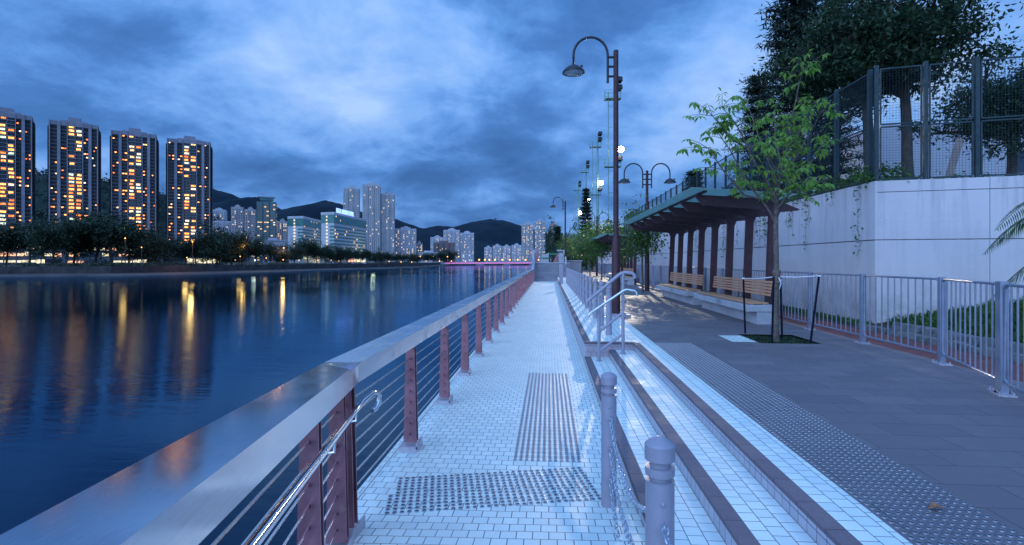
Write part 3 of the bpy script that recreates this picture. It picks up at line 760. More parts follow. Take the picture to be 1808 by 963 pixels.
lo.rotation_euler = (Vector((1.5, 6, 0))-Vector(lo.location)).to_track_quat('-Z', 'Y').to_euler()

# ------------------------------------------------------------------ pergolas and benches
def make_pergola(label, n=8, pitch=1.31):
    root = empty('pergola', (0,0,0), 0, label, 'pergola', 'glass-roofed maroon pergolas')
    for i in range(n):
        y = i*pitch
        mb = MB(); prof = [(-.16,0),(.16,0),(.235,2.18),(.42,2.60),(.07,2.60),(-.03,2.50),(-.22,2.22)]
        prof = [(-.10,0),(.07,0),(.16,2.3),(.28,2.60),(-.24,2.66),(-.10,2.52),(-.01,2.34)]
        mb.prism(prof, y-.06, y+.06, 'xz'); mb.build('column', M['maroon'], root, bevel=.01)
        mb = MB(); mb.prism([(-1.62,2.84),(-1.60,2.79),(-1.42,2.60),(-.25,2.50),(.25,2.44),(.62,2.47),(.62,2.50),(.10,2.72)], y-.045, y+.045, 'xz'); mb.build('beam', M['maroon'], root)
    mb = MB(); L = (n-1)*pitch
    for x, z in ((-1.5, 2.853), (-.8, 2.80), (.05, 2.737)):
        mb.box(x-.04, x+.04, -.4, L+.4, z-.012, z+.028)
    mb.build('purlin', M['maroon'], root)
    for k in range(n-1):
        a = -.62 if k == 0 else k*pitch+.006; b = L+.6 if k == n-2 else (k+1)*pitch-.006
        mb = MB(); mb.add([(-1.85,a,2.905),(.32,a,2.745),(.32,b,2.745),(-1.85,b,2.905),(-1.85,a,2.922),(.32,a,2.762),(.32,b,2.762),(-1.85,b,2.922)], [(0,3,2,1),(4,5,6,7),(0,1,5,4),(1,2,6,5),(2,3,7,6),(3,0,4,7)])
        mb.build('glass_panel', M['glassroof'], root, smooth=False)
    return root
CX = 4.86
pg = make_pergola('nearer glass-roofed pergola of leaning maroon columns over two benches'); pg.location = (CX, 11.70, PZ)
pg2 = copy_tree(pg); pg2.location = (CX, 29.6, PZ); pg2['label'] = 'farther glass-roofed pergola beyond the double street lamp'
def make_bench(L, label):
    root = empty('bench', (0,0,0), 0, label, 'bench', 'concrete and timber benches')
    mb = MB(); mb.box(-.36,.02,.02,L-.02,0,.27); mb.build('plinth', M['concrete'], root, bevel=.006)
    mb = MB(); mb.box(-.58,.0,0,L,.272,.415); mb.build('concrete_slab', M['concrete'], root, bevel=.008)
    mb = MB(); n = int((L-.2)/.105)
    for k in range(n): y = .12+k*(L-.24)/n; mb.box(-.50,-.08,y,y+(L-.24)/n-.018,.432,.462)
    for x in (-.42,-.16): mb.box(x-.02,x+.02,.12,L-.12,.414,.433)
    mb.build('seat', M['wood'], root, bevel=.004)
    mb = MB()
    for k in range(5): z = .60+k*.068; mb.box(-.075+k*.008,-.042+k*.008,.10,L-.10,z,z+.052)
    mb.build('backrest', M['wood'], root, bevel=.004)
    mb = MB()
    for y in (.3, L/2, L-.3): mb.bar((-.05,y,.41),(.0,y,.93),.04,.012)
    mb.build('backrest_bracket', M['lampblack'], root)
    return root
b1o = make_bench(4.0, 'nearest timber-slatted bench on a concrete base'); b1o.location = (4.80, 11.27, PZ)
b2o = make_bench(4.4, 'second timber-slatted bench, beyond the nearest one under the same pergola'); b2o.location = (4.80, 16.15, PZ)
b3o = copy_tree(b1o); b3o.location = (4.80, 29.3, PZ); b3o['label'] = 'far bench glimpsed behind the stair handrail under the second pergola'
b4o = copy_tree(b2o); b4o.location = (4.80, 34.2, PZ); b4o['label'] = 'farthest bench under the second pergola'

# ------------------------------------------------------------------ plaza fence
def make_fence(pts, label):
    root = empty('metal_fence', (pts[0].x, pts[0].y, PZ), 0, label, 'fence', 'grey barred plaza fences')
    for i, p in enumerate(pts):
        mb = MB(); d = (pts[min(i+1, len(pts)-1)]-pts[max(i-1, 0)]).normalized()
        dv = Vector((d.x,d.y,0)); sv = Vector((d.y,-d.x,0)); c = Vector((p.x,p.y,PZ))
        mb.obox(c+Vector((0,0,.575)), dv*.035, sv*.035, Vector((0,0,.575)))
        mb.build('post', M['fence'], root, world=True, bevel=.005)
        if i < 6:
            mb = MB(); mb.obox(c+Vector((0,0,.008)), dv*.10, sv*.075, Vector((0,0,.008)))
            for a in (-1,1):
                for b in (-1,1): q = c+dv*.075*a+sv*.055*b; mb.tube([q, q+Vector((0,0,.045))], .008, 6)
            mb.build('foot_plate', M['baseplate'], root, world=True)
        if i < len(pts)-1:
            a, b = Vector((p.x,p.y,0)), Vector((pts[i+1].x, pts[i+1].y, 0)); dd = (b-a).normalized(); a += dd*.045; b -= dd*.045
            mb = MB(); zl, zt = PZ+.13, PZ+1.12
            loop = [a+Vector((0,0,zl+.04)), a+dd*.04+Vector((0,0,zl)), b-dd*.04+Vector((0,0,zl)), b+Vector((0,0,zl+.04)), b+Vector((0,0,zt-.04)), b-dd*.04+Vector((0,0,zt)), a+dd*.04+Vector((0,0,zt)), a+Vector((0,0,zt-.04))]
            mb.tube(loop, .015, 8 if i < 8 else 4, closed=True)
            nb = 11
            for k in range(1, nb):
                q = a.lerp(b, k/nb); mb.tube([q+Vector((0,0,zl)), q+Vector((0,0,zt))], .0095, 8 if i < 8 else 4)
            mb.build('panel', M['fence'], root, world=True)
    return root
FX = 5.16
fp = [Vector((FX, 7.13+1.70*i)) for i in range(30)]
pend = G(1767, 694, PZ)
make_fence([pend]+fp, 'long grey metal fence with vertical bars running behind the benches')
p3 = pend+Vector((-.10,-.06)); dn = Vector((-.35,-1)).normalized()
make_fence([p3+Vector((.06,-.02)), p3+dn*1.6, p3+dn*3.2], 'overlapping barred fence panel at the right edge of the photo')

# ------------------------------------------------------------------ retaining wall and mesh fence above
WT = ZH(320, 10.8)
mb = MB()
YW = 80; gz = ZH(424, 10.8)
def wall_seg(mb, a, b, z0, z1, th):
    a, b = Vector((a.x,a.y,0)), Vector((b.x,b.y,0)); d = (b-a).normalized(); n_ = Vector((d.y,-d.x,0))
    mb.obox((a+b)/2+n_*-th/2+Vector((0,0,(z0+z1)/2)) if False else (a+b)/2+n_*th/2+Vector((0,0,(z0+z1)/2)), (b-a)/2, n_*th/2, Vector((0,0,(z1-z0)/2)))
rootw = empty('retaining_wall', (CWx, CWy, PZ), 0, 'long pale rendered retaining wall behind the benches and fence', 'wall')
a = Vector((CWx, YW)); b = Vector((CWx, CWy))
nW = MB(); 
nW.box(CWx, CWx+.3, CWy, YW, 0, gz-.012); nW.build('lower_wall', M['wall'], rootw, world=True)
nW = MB(); nW.box(CWx, CWx+.3, CWy, YW, gz+.012, WT); nW.build('upper_wall', M['wall'], rootw, world=True)
nW = MB(); nW.box(CWx+.02, CWx+.28, CWy+.01, YW, gz-.013, gz+.013); nW.build('groove', M['rough_conc'], rootw, world=True)
rootf = empty('retaining_wall', (CW.x, CW.y, PZ), 0, 'pale rendered wall facing the plaza at right, under the tall mesh fence', 'wall')
def face(name, z0, z1, inset, m, a_=0.0, b_=14.0):
    mb = MB(); c0 = Vector((CW.x,CW.y,0))+Vector((wdir.x,wdir.y,0))*a_; c1 = Vector((CW.x,CW.y,0))+Vector((wdir.x,wdir.y,0))*b_
    nb = Vector((-wdir.y, wdir.x, 0)); c0 += nb*inset; c1 += nb*inset
    mb.obox((c0+c1)/2+nb*.15+Vector((0,0,(z0+z1)/2)), (c1-c0)/2, nb*(.15), Vector((0,0,(z1-z0)/2))); return mb.build(name, m, rootf, world=True)
vj = (W(1748, 10.25)-CW).length; g2 = WT-.24
for (a_, b_) in ((0.003, vj-.006), (vj+.006, 14)):
    for (z0, z1) in ((0, gz-.010), (gz+.010, g2-.008), (g2+.008, WT-.001)): face('wall_panel', z0, z1, .0, M['wall'], a_, b_)
face('joint_backing', 0, WT-.01, .012, M['rough_conc'], .01, 13.9)
# raised ground behind the wall
mb = MB(); zt = WT-.10
mb.add([(CWx+.28,CWy+.25,zt),(WEND.x,WEND.y+.2,zt),(60,WEND.y,zt),(60,80,zt),(CWx+.28,80,zt)], [(0,1,2,3,4)])
struct('upper_ground', mb, M['farground'])

def mesh_fence(pts, z0, ztop, label, name='mesh_fence', gridn=26, double=True):
    root = empty(name, (pts[0].x, pts[0].y, z0), 0, label, 'fence', 'tall dark mesh fences on the wall')
    zm = (z0+ztop)/2-.02
    for i, p in enumerate(pts):
        mb = MB(); d = (pts[min(i+1, len(pts)-1)]-pts[max(i-1, 0)]).normalized(); dv = Vector((d.x,d.y,0)); sv = Vector((d.y,-d.x,0))
        mb.obox((p.x,p.y,(z0+ztop)/2+.02), dv*.036, sv*.036, Vector((0,0,(ztop-z0)/2+.04))); mb.build('post', M['greenpaint'], root, world=True)
        if i == len(pts)-1: break
        q = pts[i+1]; a = Vector((p.x,p.y,0)); b = Vector((q.x,q.y,0)); dd = (b-a).normalized(); a += dd*.075; b -= dd*.075
        for (za, zb) in ((z0+.05, zm-.03), (zm+.03, ztop-.02)):
            mb = MB(); t_ = .015; Z = Vector((0,0,1))
            mb.bar(a+Z*za, b+Z*za, t_*1.6, t_*2); mb.bar(a+Z*zb, b+Z*zb, t_*1.6, t_*2)
            mb.bar(a+Z*(za+t_), a+Z*(zb-t_), t_*1.6, t_*2, up=tuple(dd)); mb.bar(b+Z*(za+t_), b+Z*(zb-t_), t_*1.6, t_*2, up=tuple(dd))
            mb.build('panel_frame', M['greenpaint'], root, world=True)
            mb = MB(); W_ = (b-a).length; nh = int(W_/.055); nv = int((zb-za)/.055)
            if i > 10: nv = nv//2
            for k in range(1, nh): c = a.lerp(b, k/nh); mb.tube([c+Z*za, c+Z*zb], .0028, 3, cap=False)
            for k in range(1, nv): z = za+(zb-za)*k/nv; mb.tube([a+Z*z, b+Z*z], .0028, 3, cap=False)
            mb.build('wire_mesh', M['greenpaint'], root, world=True)
    return root
FT = ZH(118, 10.8)
fpx = [(1558, 10.78), (1644, 10.53), (1739, 10.27)]
c0 = CW+Vector((.10, .12)); pf = [c0]+[c0+wdir*(.885*k) for k in range(1, 11)]
mesh_fence(pf, WT, FT, 'tall green-black mesh fence facing the plaza on top of the right wall')
mesh_fence([c0+Vector((.0, .22))]+[Vector((c0.x, c0.y+.22+1.30*k)) for k in range(1, 29)], WT, FT, 'tall mesh fence receding along the top of the long wall')

# ------------------------------------------------------------------ foliage tools
def leaf_cloud(mb, centres, per, spread, size, rng, flat=.6, aspect=2.0, droop=0.0):
    for c in centres:
        cr = c[3] if len(c) > 3 else 1.0
        for _ in range(per):
            v = Vector((rng.gauss(0,1), rng.gauss(0,1), rng.gauss(0,flat)))*spread*cr*.55
            p = Vector(c[:3])+v
            d = Vector((rng.gauss(0,1), rng.gauss(0,1), rng.gauss(-droop,.6))).normalized()
            u = d.cross(Vector((rng.gauss(0,.5), rng.gauss(0,.5), 1))).normalized()
            L = size*(.6+.8*rng.random()); w_ = L/aspect/2
            nrm = d.cross(u)
            b = len(mb.v)
            mb.v += [tuple(p), tuple(p+d*L*.5+u*w_+nrm*L*.06), tuple(p+d*L), tuple(p+d*L*.5-u*w_+nrm*L*.06)]
            mb.f.append((b, b+1, b+2, b+3)); mb.m.append(0)
def branch(mb, p, d, L, r, rng, wander=.25, seg=6, n=7, r_end=.3, lift=.0):
    pts = [Vector(p)]; d = Vector(d).normalized()
    for i in range(seg):
        d = (d+Vector((rng.uniform(-1,1), rng.uniform(-1,1), rng.uniform(-.6,.6)+lift))*wander).normalized(); pts.append(pts[-1]+d*L/seg)
    mb.tube(pts, [r*(1-(1-r_end)*i/seg) for i in range(seg+1)], n); return pts
TOPZ = {}
def broad_tree(rng, H, CR, leaf, per, spread, mt, ml, trunk_r=None, fork=.35, limbs=7, subs=6, name='tree', flatc=.75, nleafm=1, lowest=None):
    root = empty(name); mt_, mlf = MB(), MB(); tr = trunk_r or H*.022
    tp = branch(mt_, (0,0,-.2), (rng.uniform(-.1,.1),rng.uniform(-.1,.1),1), H*fork+.2, tr, rng, .08, 5, 10, .75)
    top = tp[-1]; cen = []
    for i in range(limbs):
        a = 2*math.pi*(i+rng.random()*.7)/limbs; el_ = rng.uniform(.25, 1.1)
        d = Vector((math.cos(a)*math.cos(el_), math.sin(a)*math.cos(el_), math.sin(el_)))
        L = CR*(.75+.35*rng.random())*(1 if el_ < .8 else (H*(1-fork)/CR)*.75)
        lp = branch(mt_, top-Vector((0,0,rng.uniform(0,.12)*H)), d, L, tr*.5, rng, .2, 6, 6, .35, .05)
        for k in range(subs):
            b = lp[2+int(rng.random()*4)]
            dd = Vector((rng.gauss(0,1), rng.gauss(0,1), rng.gauss(.2,.5))).normalized()
            sp = branch(mt_, b, dd, CR*.42*rng.uniform(.6,1.2), tr*.18, rng, .25, 4, 4, .4)
            cen += [(*sp[-1], rng.uniform(.6,1.4)), (*sp[-2], rng.uniform(.5,1.0))]
        cen.append((*lp[-1], 1.2))
    leaf_cloud(mlf, cen, per, spread, leaf, rng, flatc)
    mt_.build('trunk', mt, root, fix=False); mlf.build('crown', ml, root, smooth=False, fix=False)
    zs = sorted(v[2] for v in mlf.v); TOPZ[root.name] = zs[int(len(zs)*.985)]
    return root

# ------------------------------------------------------------------ far bank trees
rng = random.Random(5)
protos = []
for k in range(5):
    r_ = random.Random(100+k)
    t_ = broad_tree(r_, 13, 6.2+.5*k, .62, 55, 1.9, M['bark_dark'], M['leaf_far'], fork=.40 if k < 3 else .25, limbs=8, subs=6, name='riverside_tree')
    protos.append(t_)
# (px, zc, scale): heights follow the skyline of foliage in the photo
tl = []
def topline(px): return float(np.interp(px, [-60,0,40,60,110,150,200,240,290,310,350,380,420,470,500,520,560,600,640,700,760,800,850,920], [400,390,395,400,383,388,390,395,420,440,425,410,418,440,448,440,436,446,448,452,453,455,457,458]))
px = -30
while px < 800:
    zsh = float(np.interp(px, [-30,0,200,380,560,700,750,800], [165,168,178,215,282,362,430,560]))
    tl.append((px, zsh+rng.uniform(2, 14)))
    px += rng.uniform(.45, .80)*F*8.5/zsh if px > 300 else rng.uniform(.7,1.0)*F*8/zsh
protoused = set(); tl.sort()
suff = lambda n: '%d%s' % (n, 'th' if 10 < n % 100 < 14 else {1:'st',2:'nd',3:'rd'}.get(n % 10, 'th'))
for i, (px, zc) in enumerate(tl):
    k = (i % 3 if px < 300 and i % 4 else i % 5); t_ = protos[k] if k not in protoused else copy_tree(protos[k]); protoused.add(k)
    hgt = (ZH(topline(px)+rng.uniform(-9, 4)-(6 if px > 380 else 0), zc)-FG); s = hgt/TOPZ[protos[k].name]
    p = W(px, zc); t_.location = (p.x, p.y, FG-.1); t_.rotation_euler.z = rng.uniform(0, 6.28)
    wsc = max(s*.85, .7)*rng.uniform(.85,1.1); t_.scale = (wsc, wsc, s)
    tag(t_, '%s dark riverside tree from the left on the far bank' % suff(i+1), 'tree', 'trees along the far bank')
# low scrub along the embankment
mb = MB(); cen = []
for i in range(520):
    t_ = rng.random()*(len(s2)-4)+1; a_ = int(t_); q = s2[a_].lerp(s2[a_+1], t_-a_); nrm = (s2[a_+1]-s2[a_]).normalized(); q = q+Vector((-nrm.y, nrm.x))*rng.uniform(.5, 7)
    cen.append((q.x, q.y, FG+.7, rng.uniform(.5,1.3)))
leaf_cloud(mb, cen, 34, 1.9, .5, rng, .5); o = mb.build('bank_scrub', M['leaf_far'], smooth=False, fix=False); tag(o, 'low dark scrub along the far river embankment', 'scrub', kind='stuff')
# forest texture on the near hill: individual crowns are beyond counting
mb = MB(); cen = []
hob = bpy.data.objects['wooded_hill']; hv = hob.data.vertices
for i in range(2600):
    v = hv[rng.randrange(len(hv))].co; u = hv[min(len(hv)-1, rng.randrange(len(hv)))].co
    cen.append((v.x+rng.uniform(-12,12), v.y+rng.uniform(-12,12), v.z+rng.uniform(0,3), rng.uniform(.6,1.4)))
leaf_cloud(mb, cen, 16, 11, 4.2, rng, .35); o = mb.build('hill_forest', M['leaf_far'], smooth=False, fix=False); tag(o, 'dark forest covering the hill behind the four towers', 'forest', kind='stuff')

# street lamps, lights on the far bank
def far_lamp(px, py, zc, m, rad, label, glow=0, colr=(1,.45,.12), hgt=None):
    p = W(px, zc); z = ZH(py, zc)
    root = empty('road_lamp', (p.x, p.y, FG), 0, label, 'street lamp', 'lit lamps on the far bank')
    mb = MB(); mb.tube([(0,0,0),(0,0,z-FG-.3)], .09, 6); mb.build('pole', M['lampblack'], root)
    mb = MB(); mb.lathe([(.001,-rad),(rad*.7,-rad*.7),(rad,0),(rad*.7,rad*.7),(.001,rad)], 12, (0,0,z-FG)); mb.build('lit_lamp', m, root)
    if glow:
        l_ = bpy.data.lights.new('lamp_glow', 'POINT'); l_.energy = glow; l_.color = colr; l_.shadow_soft_size = .9
        o_ = bpy.data.objects.new('lamp_glow', l_); col.objects.link(o_); o_.parent = root; o_.location = (0, -1.0, z-FG-.4)
lamps = [(221,421,170,1,'tall orange lamp among the big trees at left',2500),(340,427,190,1,'orange lamp over a glowing tree below the fourth tower',9000),(431,434,225,1,'orange lamp on a tall post above the trees',6000),
 (501,438,262,1,'large orange lamp beside a glowing orange crown',14000),(250,437,172,0,'small lamp low among trees under the third tower',0),(330,455,186,0,'low orange lamp by the promenade below the fourth tower',2500),
 (424,453,222,0,'low orange lamp left of a white one',1500),(450,460,228,2,'bright white lamp on the promenade',800),(470,456,234,0,'thin dim lamp right of the white one',600),(500,459,258,0,'pale lamp below the glowing crown',0),
 (528,460,276,0,'small orange lamp below the first hotel block',0),(556,443,300,1,'orange lamp at the foot of the first hotel block',7000),(561,460,292,0,'yellow lamp low at the hotel gap',0),(585,460,300,0,'small amber lamp under the second hotel block',0),
 (598,461,305,0,'amber lamp low left of the hotel entrance',0),(633,461,330,1,'orange lamp by the bright hotel entrance',0),(649,447,345,0,'orange lamp right of the hotel entrance',0),(687,462,365,0,'orange promenade lamp below the pale towers',0),
 (708,463,372,0,'amber lamp right of the pale towers',0),(727,463,380,0,'amber lamp before the low white hall',0),(742,453,400,0,'orange lamp at the left end of the low white hall',0)]
for (px, py, zc, kind, lab, glow) in lamps:
    m_ = {0: M['e_orange2'], 1: M['e_orange'], 2: M['e_white']}[kind]
    far_lamp(px, py, zc, m_, (.22 if kind == 0 else .28)*zc/250, lab, glow*.14, (1,.85,.6) if kind == 2 else (1,.42,.1))

# ------------------------------------------------------------------ far buildings
def place(px0, px1, zc):
    a, b = W(px0, zc), W(px1, zc); return (a+b)/2, (b-a).length*math.cos(bear(px0, px1))
def bear(px0, px1): return math.atan((904-(px0+px1)/2)/904)   # towers turn their fronts across the river
def facade_windows(mbd, mbl, w, y, z0, z1, cols, floors, ww, wh, rng, plit, side=0, x_=0, dd=.06):
    for i in range(cols):
        for j in range(floors):
            u = -w/2+(i+.5)*w/cols; z = z0+(j+.5)*(z1-z0)/floors
            t_ = mbl if rng.random() < plit else mbd
            if t_ is mbl: t_.mat(0 if rng.random() < .6 else 1)
            if side == 0: t_.add([(u-ww/2,y-dd,z-wh/2),(u+ww/2,y-dd,z-wh/2),(u+ww/2,y-dd,z+wh/2),(u-ww/2,y-dd,z+wh/2),(u-ww/2,y+.1,z-wh/2),(u+ww/2,y+.1,z-wh/2),(u+ww/2,y+.1,z+wh/2),(u-ww/2,y+.1,z+wh/2)], [(0,1,2,3),(3,2,6,7),(0,4,5,1),(0,3,7,4),(1,5,6,2)])
            else: t_.add([(x_+side*dd,y+u-ww/2,z-wh/2),(x_+side*dd,y+u+ww/2,z-wh/2),(x_+side*dd,y+u+ww/2,z+wh/2),(x_+side*dd,y+u-ww/2,z+wh/2)], [(0,1,2,3)])
def block(px0, px1, top, zc, m, label, bays=3, floors=None, plit=.12, depth=None, rz_=0, crown=True, fh=3.0, seed=0, winw=1.3, cat='apartment block', relief=1.4):
    c, w_ = place(px0, px1, zc); H = ZH(top, zc)-FG; depth = depth or w_*.8
    root = empty('apartment_block', (c.x, c.y, FG), TH+rz_+bear(px0, px1)*.85, label, cat, 'apartment blocks across the river')
    r_ = random.Random(seed+int(px0)); floors = floors or int(H/fh); Hb = H-(3.5 if crown else 0)
    mb = MB(); mb.box(-w_/2, w_/2, 0, depth, 0, Hb)
    bw = w_/bays
    for b in range(bays):
        x0, x1 = -w_/2+b*bw+bw*.12, -w_/2+(b+1)*bw-bw*.12
        mb.box(x0, x1, -relief, .0, 0, Hb-(0 if b % 2 else .8))
    mb.build('wall', m, root, smooth=False)
    mbd, mbl = MB(), MB()
    for b in range(bays):
        cx_ = -w_/2+(b+.5)*bw; n = max(2, int(bw*.76/2.9))
        sub, lit = MB(), MB(); facade_windows(sub, lit, bw*.74, -relief, 2, Hb-1.5, n, floors, winw, 1.35, r_, plit)
        for s_, d_ in ((sub, mbd), (lit, mbl)):
            bb = len(d_.v); d_.v += [(x+cx_, y, z) for x, y, z in s_.v]; d_.f += [tuple(i+bb for i in f) for f in s_.f]; d_.m += s_.m
    for sd in (-1, 1):
        facade_windows(mbd, mbl, depth*.9, depth/2, 2, Hb-1.5, max(2, int(depth/4)), floors, winw, 1.3, r_, plit, side=sd, x_=sd*w_/2)
    if mbd.v: tag(mbd.build('window', M['tglass'], root, smooth=False, fix=False), kind='stuff')
    if mbl.v: tag(mbl.build('lit_window', LITS, root, smooth=False, fix=False), kind='stuff')
    if crown:
        mb = MB(); mb.box(-w_*.22, w_*.22, depth*.2, depth*.7, Hb-.01, Hb+3.5); mb.box(-w_/2-.1, w_/2+.1, -.1, .4, Hb-.01, Hb+1.0); mb.box(-w_*.08, w_*.1, depth*.3, depth*.5, Hb+3.49, Hb+5); mb.build('roof_plant', m, root, smooth=False)
    return root, w_, H, depth
# four dark towers at left
trng = random.Random(77)
def dark_tower(px0, px1, top, zc, label, seed):
    r_ = random.Random(seed); c, w_ = place(px0, px1, zc); H = ZH(top, zc)-FG; D = w_*.75
    root = empty('residential_tower', (c.x, c.y, FG), TH+bear(px0, px1)-R(4), label, 'tower', 'dark residential towers at left')
    fl = 37; fh = (H-8)/fl; ztop = fl*fh+2
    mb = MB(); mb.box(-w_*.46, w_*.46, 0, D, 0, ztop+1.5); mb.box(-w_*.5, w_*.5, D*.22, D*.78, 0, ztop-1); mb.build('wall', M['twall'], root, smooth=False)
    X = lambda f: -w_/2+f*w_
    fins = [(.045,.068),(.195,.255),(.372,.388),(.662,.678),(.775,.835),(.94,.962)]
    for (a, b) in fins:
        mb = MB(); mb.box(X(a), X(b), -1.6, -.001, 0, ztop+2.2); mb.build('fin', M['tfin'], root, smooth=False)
    mb = MB(); mb.box(X(.04), X(.965), -1.2, -.002, ztop-.9, ztop+2.0); mb.box(X(.04), X(.965), .0, D, ztop+1.5, ztop+2.4); mb.build('parapet', M['tfin'], root, smooth=False)
    mb = MB(); mb.box(X(.25), X(.75), D*.2, D*.6, ztop+2.4, ztop+4.4); mb.box(X(.38), X(.62), D*.25, D*.5, ztop+4.4, ztop+7); mb.build('roof_plant', M['tfin'], root, smooth=False)
    mb = MB()
    for j in range(fl): z = 2+j*fh; mb.box(X(.388), X(.662), -1.5, -.01, z-.22, z+.22); mb.box(X(.520), X(.530), -1.45, -.011, z+.22, z+fh-.22)
    mb.build('balcony_slabs', M['tfin'], root, smooth=False)
    # windows: each lit one is a part, the dark ones beyond counting
    dk = MB(); cand = []
    for j in range(fl):
        z = 2+j*fh
        for (a, b, n, p, h0, h1) in ((.395,.515,1,.56,.36,.82),(.535,.655,1,.56,.36,.82),(.075,.19,3,.13,.42,.74),(.262,.365,2,.24,.42,.74),(.684,.77,2,.17,.42,.74),(.84,.935,3,.12,.42,.74)):
            for q in range(n):
                u0 = a+(b-a)*(q+.10)/n; u1 = a+(b-a)*(q+.90)/n
                big = n == 1
                if r_.random() < p*(1 if big else .75): cand.append((u0, u1, z, h0, h1, big))
                else: dk.box(X(u0), X(u1), -.12 if not big else -.06, .0, z+fh*h0, z+fh*h1)
    r_.shuffle(cand)
    for k, (u0, u1, z, h0, h1, big) in enumerate(cand[:100]):
        mb = MB()
        if big:
            wa = X(u0); wb = X(u1); s_ = r_.choice((0,0,1,2)); wm = (wa+wb)/2
            if s_ == 1: wb = wm+1
            if s_ == 2: wa = wm-1
            mb.box(wa, wb, -.35, .0, z+fh*h0, z+fh*h1)
        else: mb.box(X(u0), X(u1), -.18, .0, z+fh*h0, z+fh*h1)
        mb.build('lit_window', r_.choice([LIT[0],LIT[0],LIT[1],LIT[1],LIT[2],LIT[3],LIT[4],LIT[5]] if big else [LIT[0],LIT[1],LIT[3],LIT[4]]), root, smooth=False, fix=False)
    tag(dk.build('window', M['tglass'], root, smooth=False, fix=False), kind='stuff')
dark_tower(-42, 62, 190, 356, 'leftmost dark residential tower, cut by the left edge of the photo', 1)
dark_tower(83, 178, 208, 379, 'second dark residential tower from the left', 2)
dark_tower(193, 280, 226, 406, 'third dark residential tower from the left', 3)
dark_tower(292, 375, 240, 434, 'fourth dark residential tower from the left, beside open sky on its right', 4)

block(372, 400, 368, 900, M['w_white'], 'pale flats just right of the four dark towers', 2, seed=1, plit=.10)
block(376, 430, 391, 780, M['w_white'], 'low pale slab below the mountain right of the dark towers', 5, seed=2, plit=.16, crown=False)
block(408, 430, 363, 760, M['w_beige'], 'left of a pair of pinkish towers beside the green glass tower', 2, seed=3, plit=.16)
block(432, 452, 367, 730, M['w_beige'], 'right of a pair of pinkish towers beside the green glass tower', 2, seed=4, plit=.16)
block(453, 488, 353, 640, M['w_green'], 'green glass tower with an overhanging flat roof', 3, seed=5, plit=.16, winw=2.4)
block(489, 508, 388, 700, M['w_beige'], 'narrow flats between the green tower and the first hotel block', 2, seed=6, plit=.35)
block(606, 635, 329, 760, M['w_grey'], 'left and lower of the three tallest grey towers', 3, seed=7, plit=.09)
block(640, 672, 323, 720, M['w_grey'], 'tallest grey tower with rooftop aerials', 3, seed=8, plit=.09)
block(672, 697, 339, 730, M['w_grey'], 'right-hand of the three tall grey towers, joined to the tallest', 3, seed=9, plit=.10)
block(697, 735, 401, 760, M['w_white'], 'white flats right of the tall grey towers, glowing warmly in the middle', 4, seed=10, plit=.28)
block(735, 746, 427, 800, M['w_beige'], 'small lit flats left of the low white hall', 2, seed=11, plit=.5)
block(760, 784, 417, 1050, M['w_white'], 'white flats behind the brown block', 3, seed=12, plit=.1)
block(765, 803, 426, 900, M['w_brown'], 'brown flats in front of the stepped white slab', 4, seed=13, plit=.15)
block(783, 812, 404, 980, M['w_white'], 'taller half of the stepped white slab', 4, seed=14, plit=.12)
block(812, 837, 409, 985, M['w_white'], 'lower half of the stepped white slab', 4, seed=15, plit=.12)
block(815, 836, 448, 760, M['w_white'], 'small pale building at the foot of the stepped slab', 2, seed=16, plit=.3, crown=False)
block(855, 869, 435, 1150, M['w_white'], 'first small lit block behind the pink bridge', 2, seed=17, plit=.4)
block(870, 886, 432, 1150, M['w_white'], 'second small lit block behind the pink bridge', 2, seed=18, plit=.35)
block(887, 902, 433, 1150, M['w_white'], 'third small lit block behind the pink bridge', 2, seed=19, plit=.4)
block(903, 921, 431, 1130, M['w_white'], 'fourth small lit block behind the pink bridge, by the tall pair', 2, seed=20, plit=.4)
block(921, 942, 393, 900, M['w_grey'], 'left tower of the tall pair above the white railing end', 3, seed=21, plit=.30)
block(944, 963, 388, 900, M['w_grey'], 'right tower of the tall pair above the white railing end', 3, seed=22, plit=.30)
block(970, 985, 391, 950, M['w_grey'], 'narrow tower left of the distant street lamp', 2, seed=23, plit=.22)
# tower aerials
c, _w = place(640, 672, 720); 
# green tower roof
c, w_ = place(456, 486, 640); root = empty('roof_canopy', (c.x, c.y, ZH(353,640)), TH+bear(456,486), 'thin flat canopy on top of the green glass tower', 'roof canopy'); mb = MB(); mb.box(-w_*.55, w_*.5, 0, w_*.6, 3, 4); mb.build('canopy_slab', M['w_grey'], root); mb = MB(); mb.box(-w_*.4, w_*.4, 1, w_*.5, -1, 3); mb.build('canopy_support', M['w_green'], root)

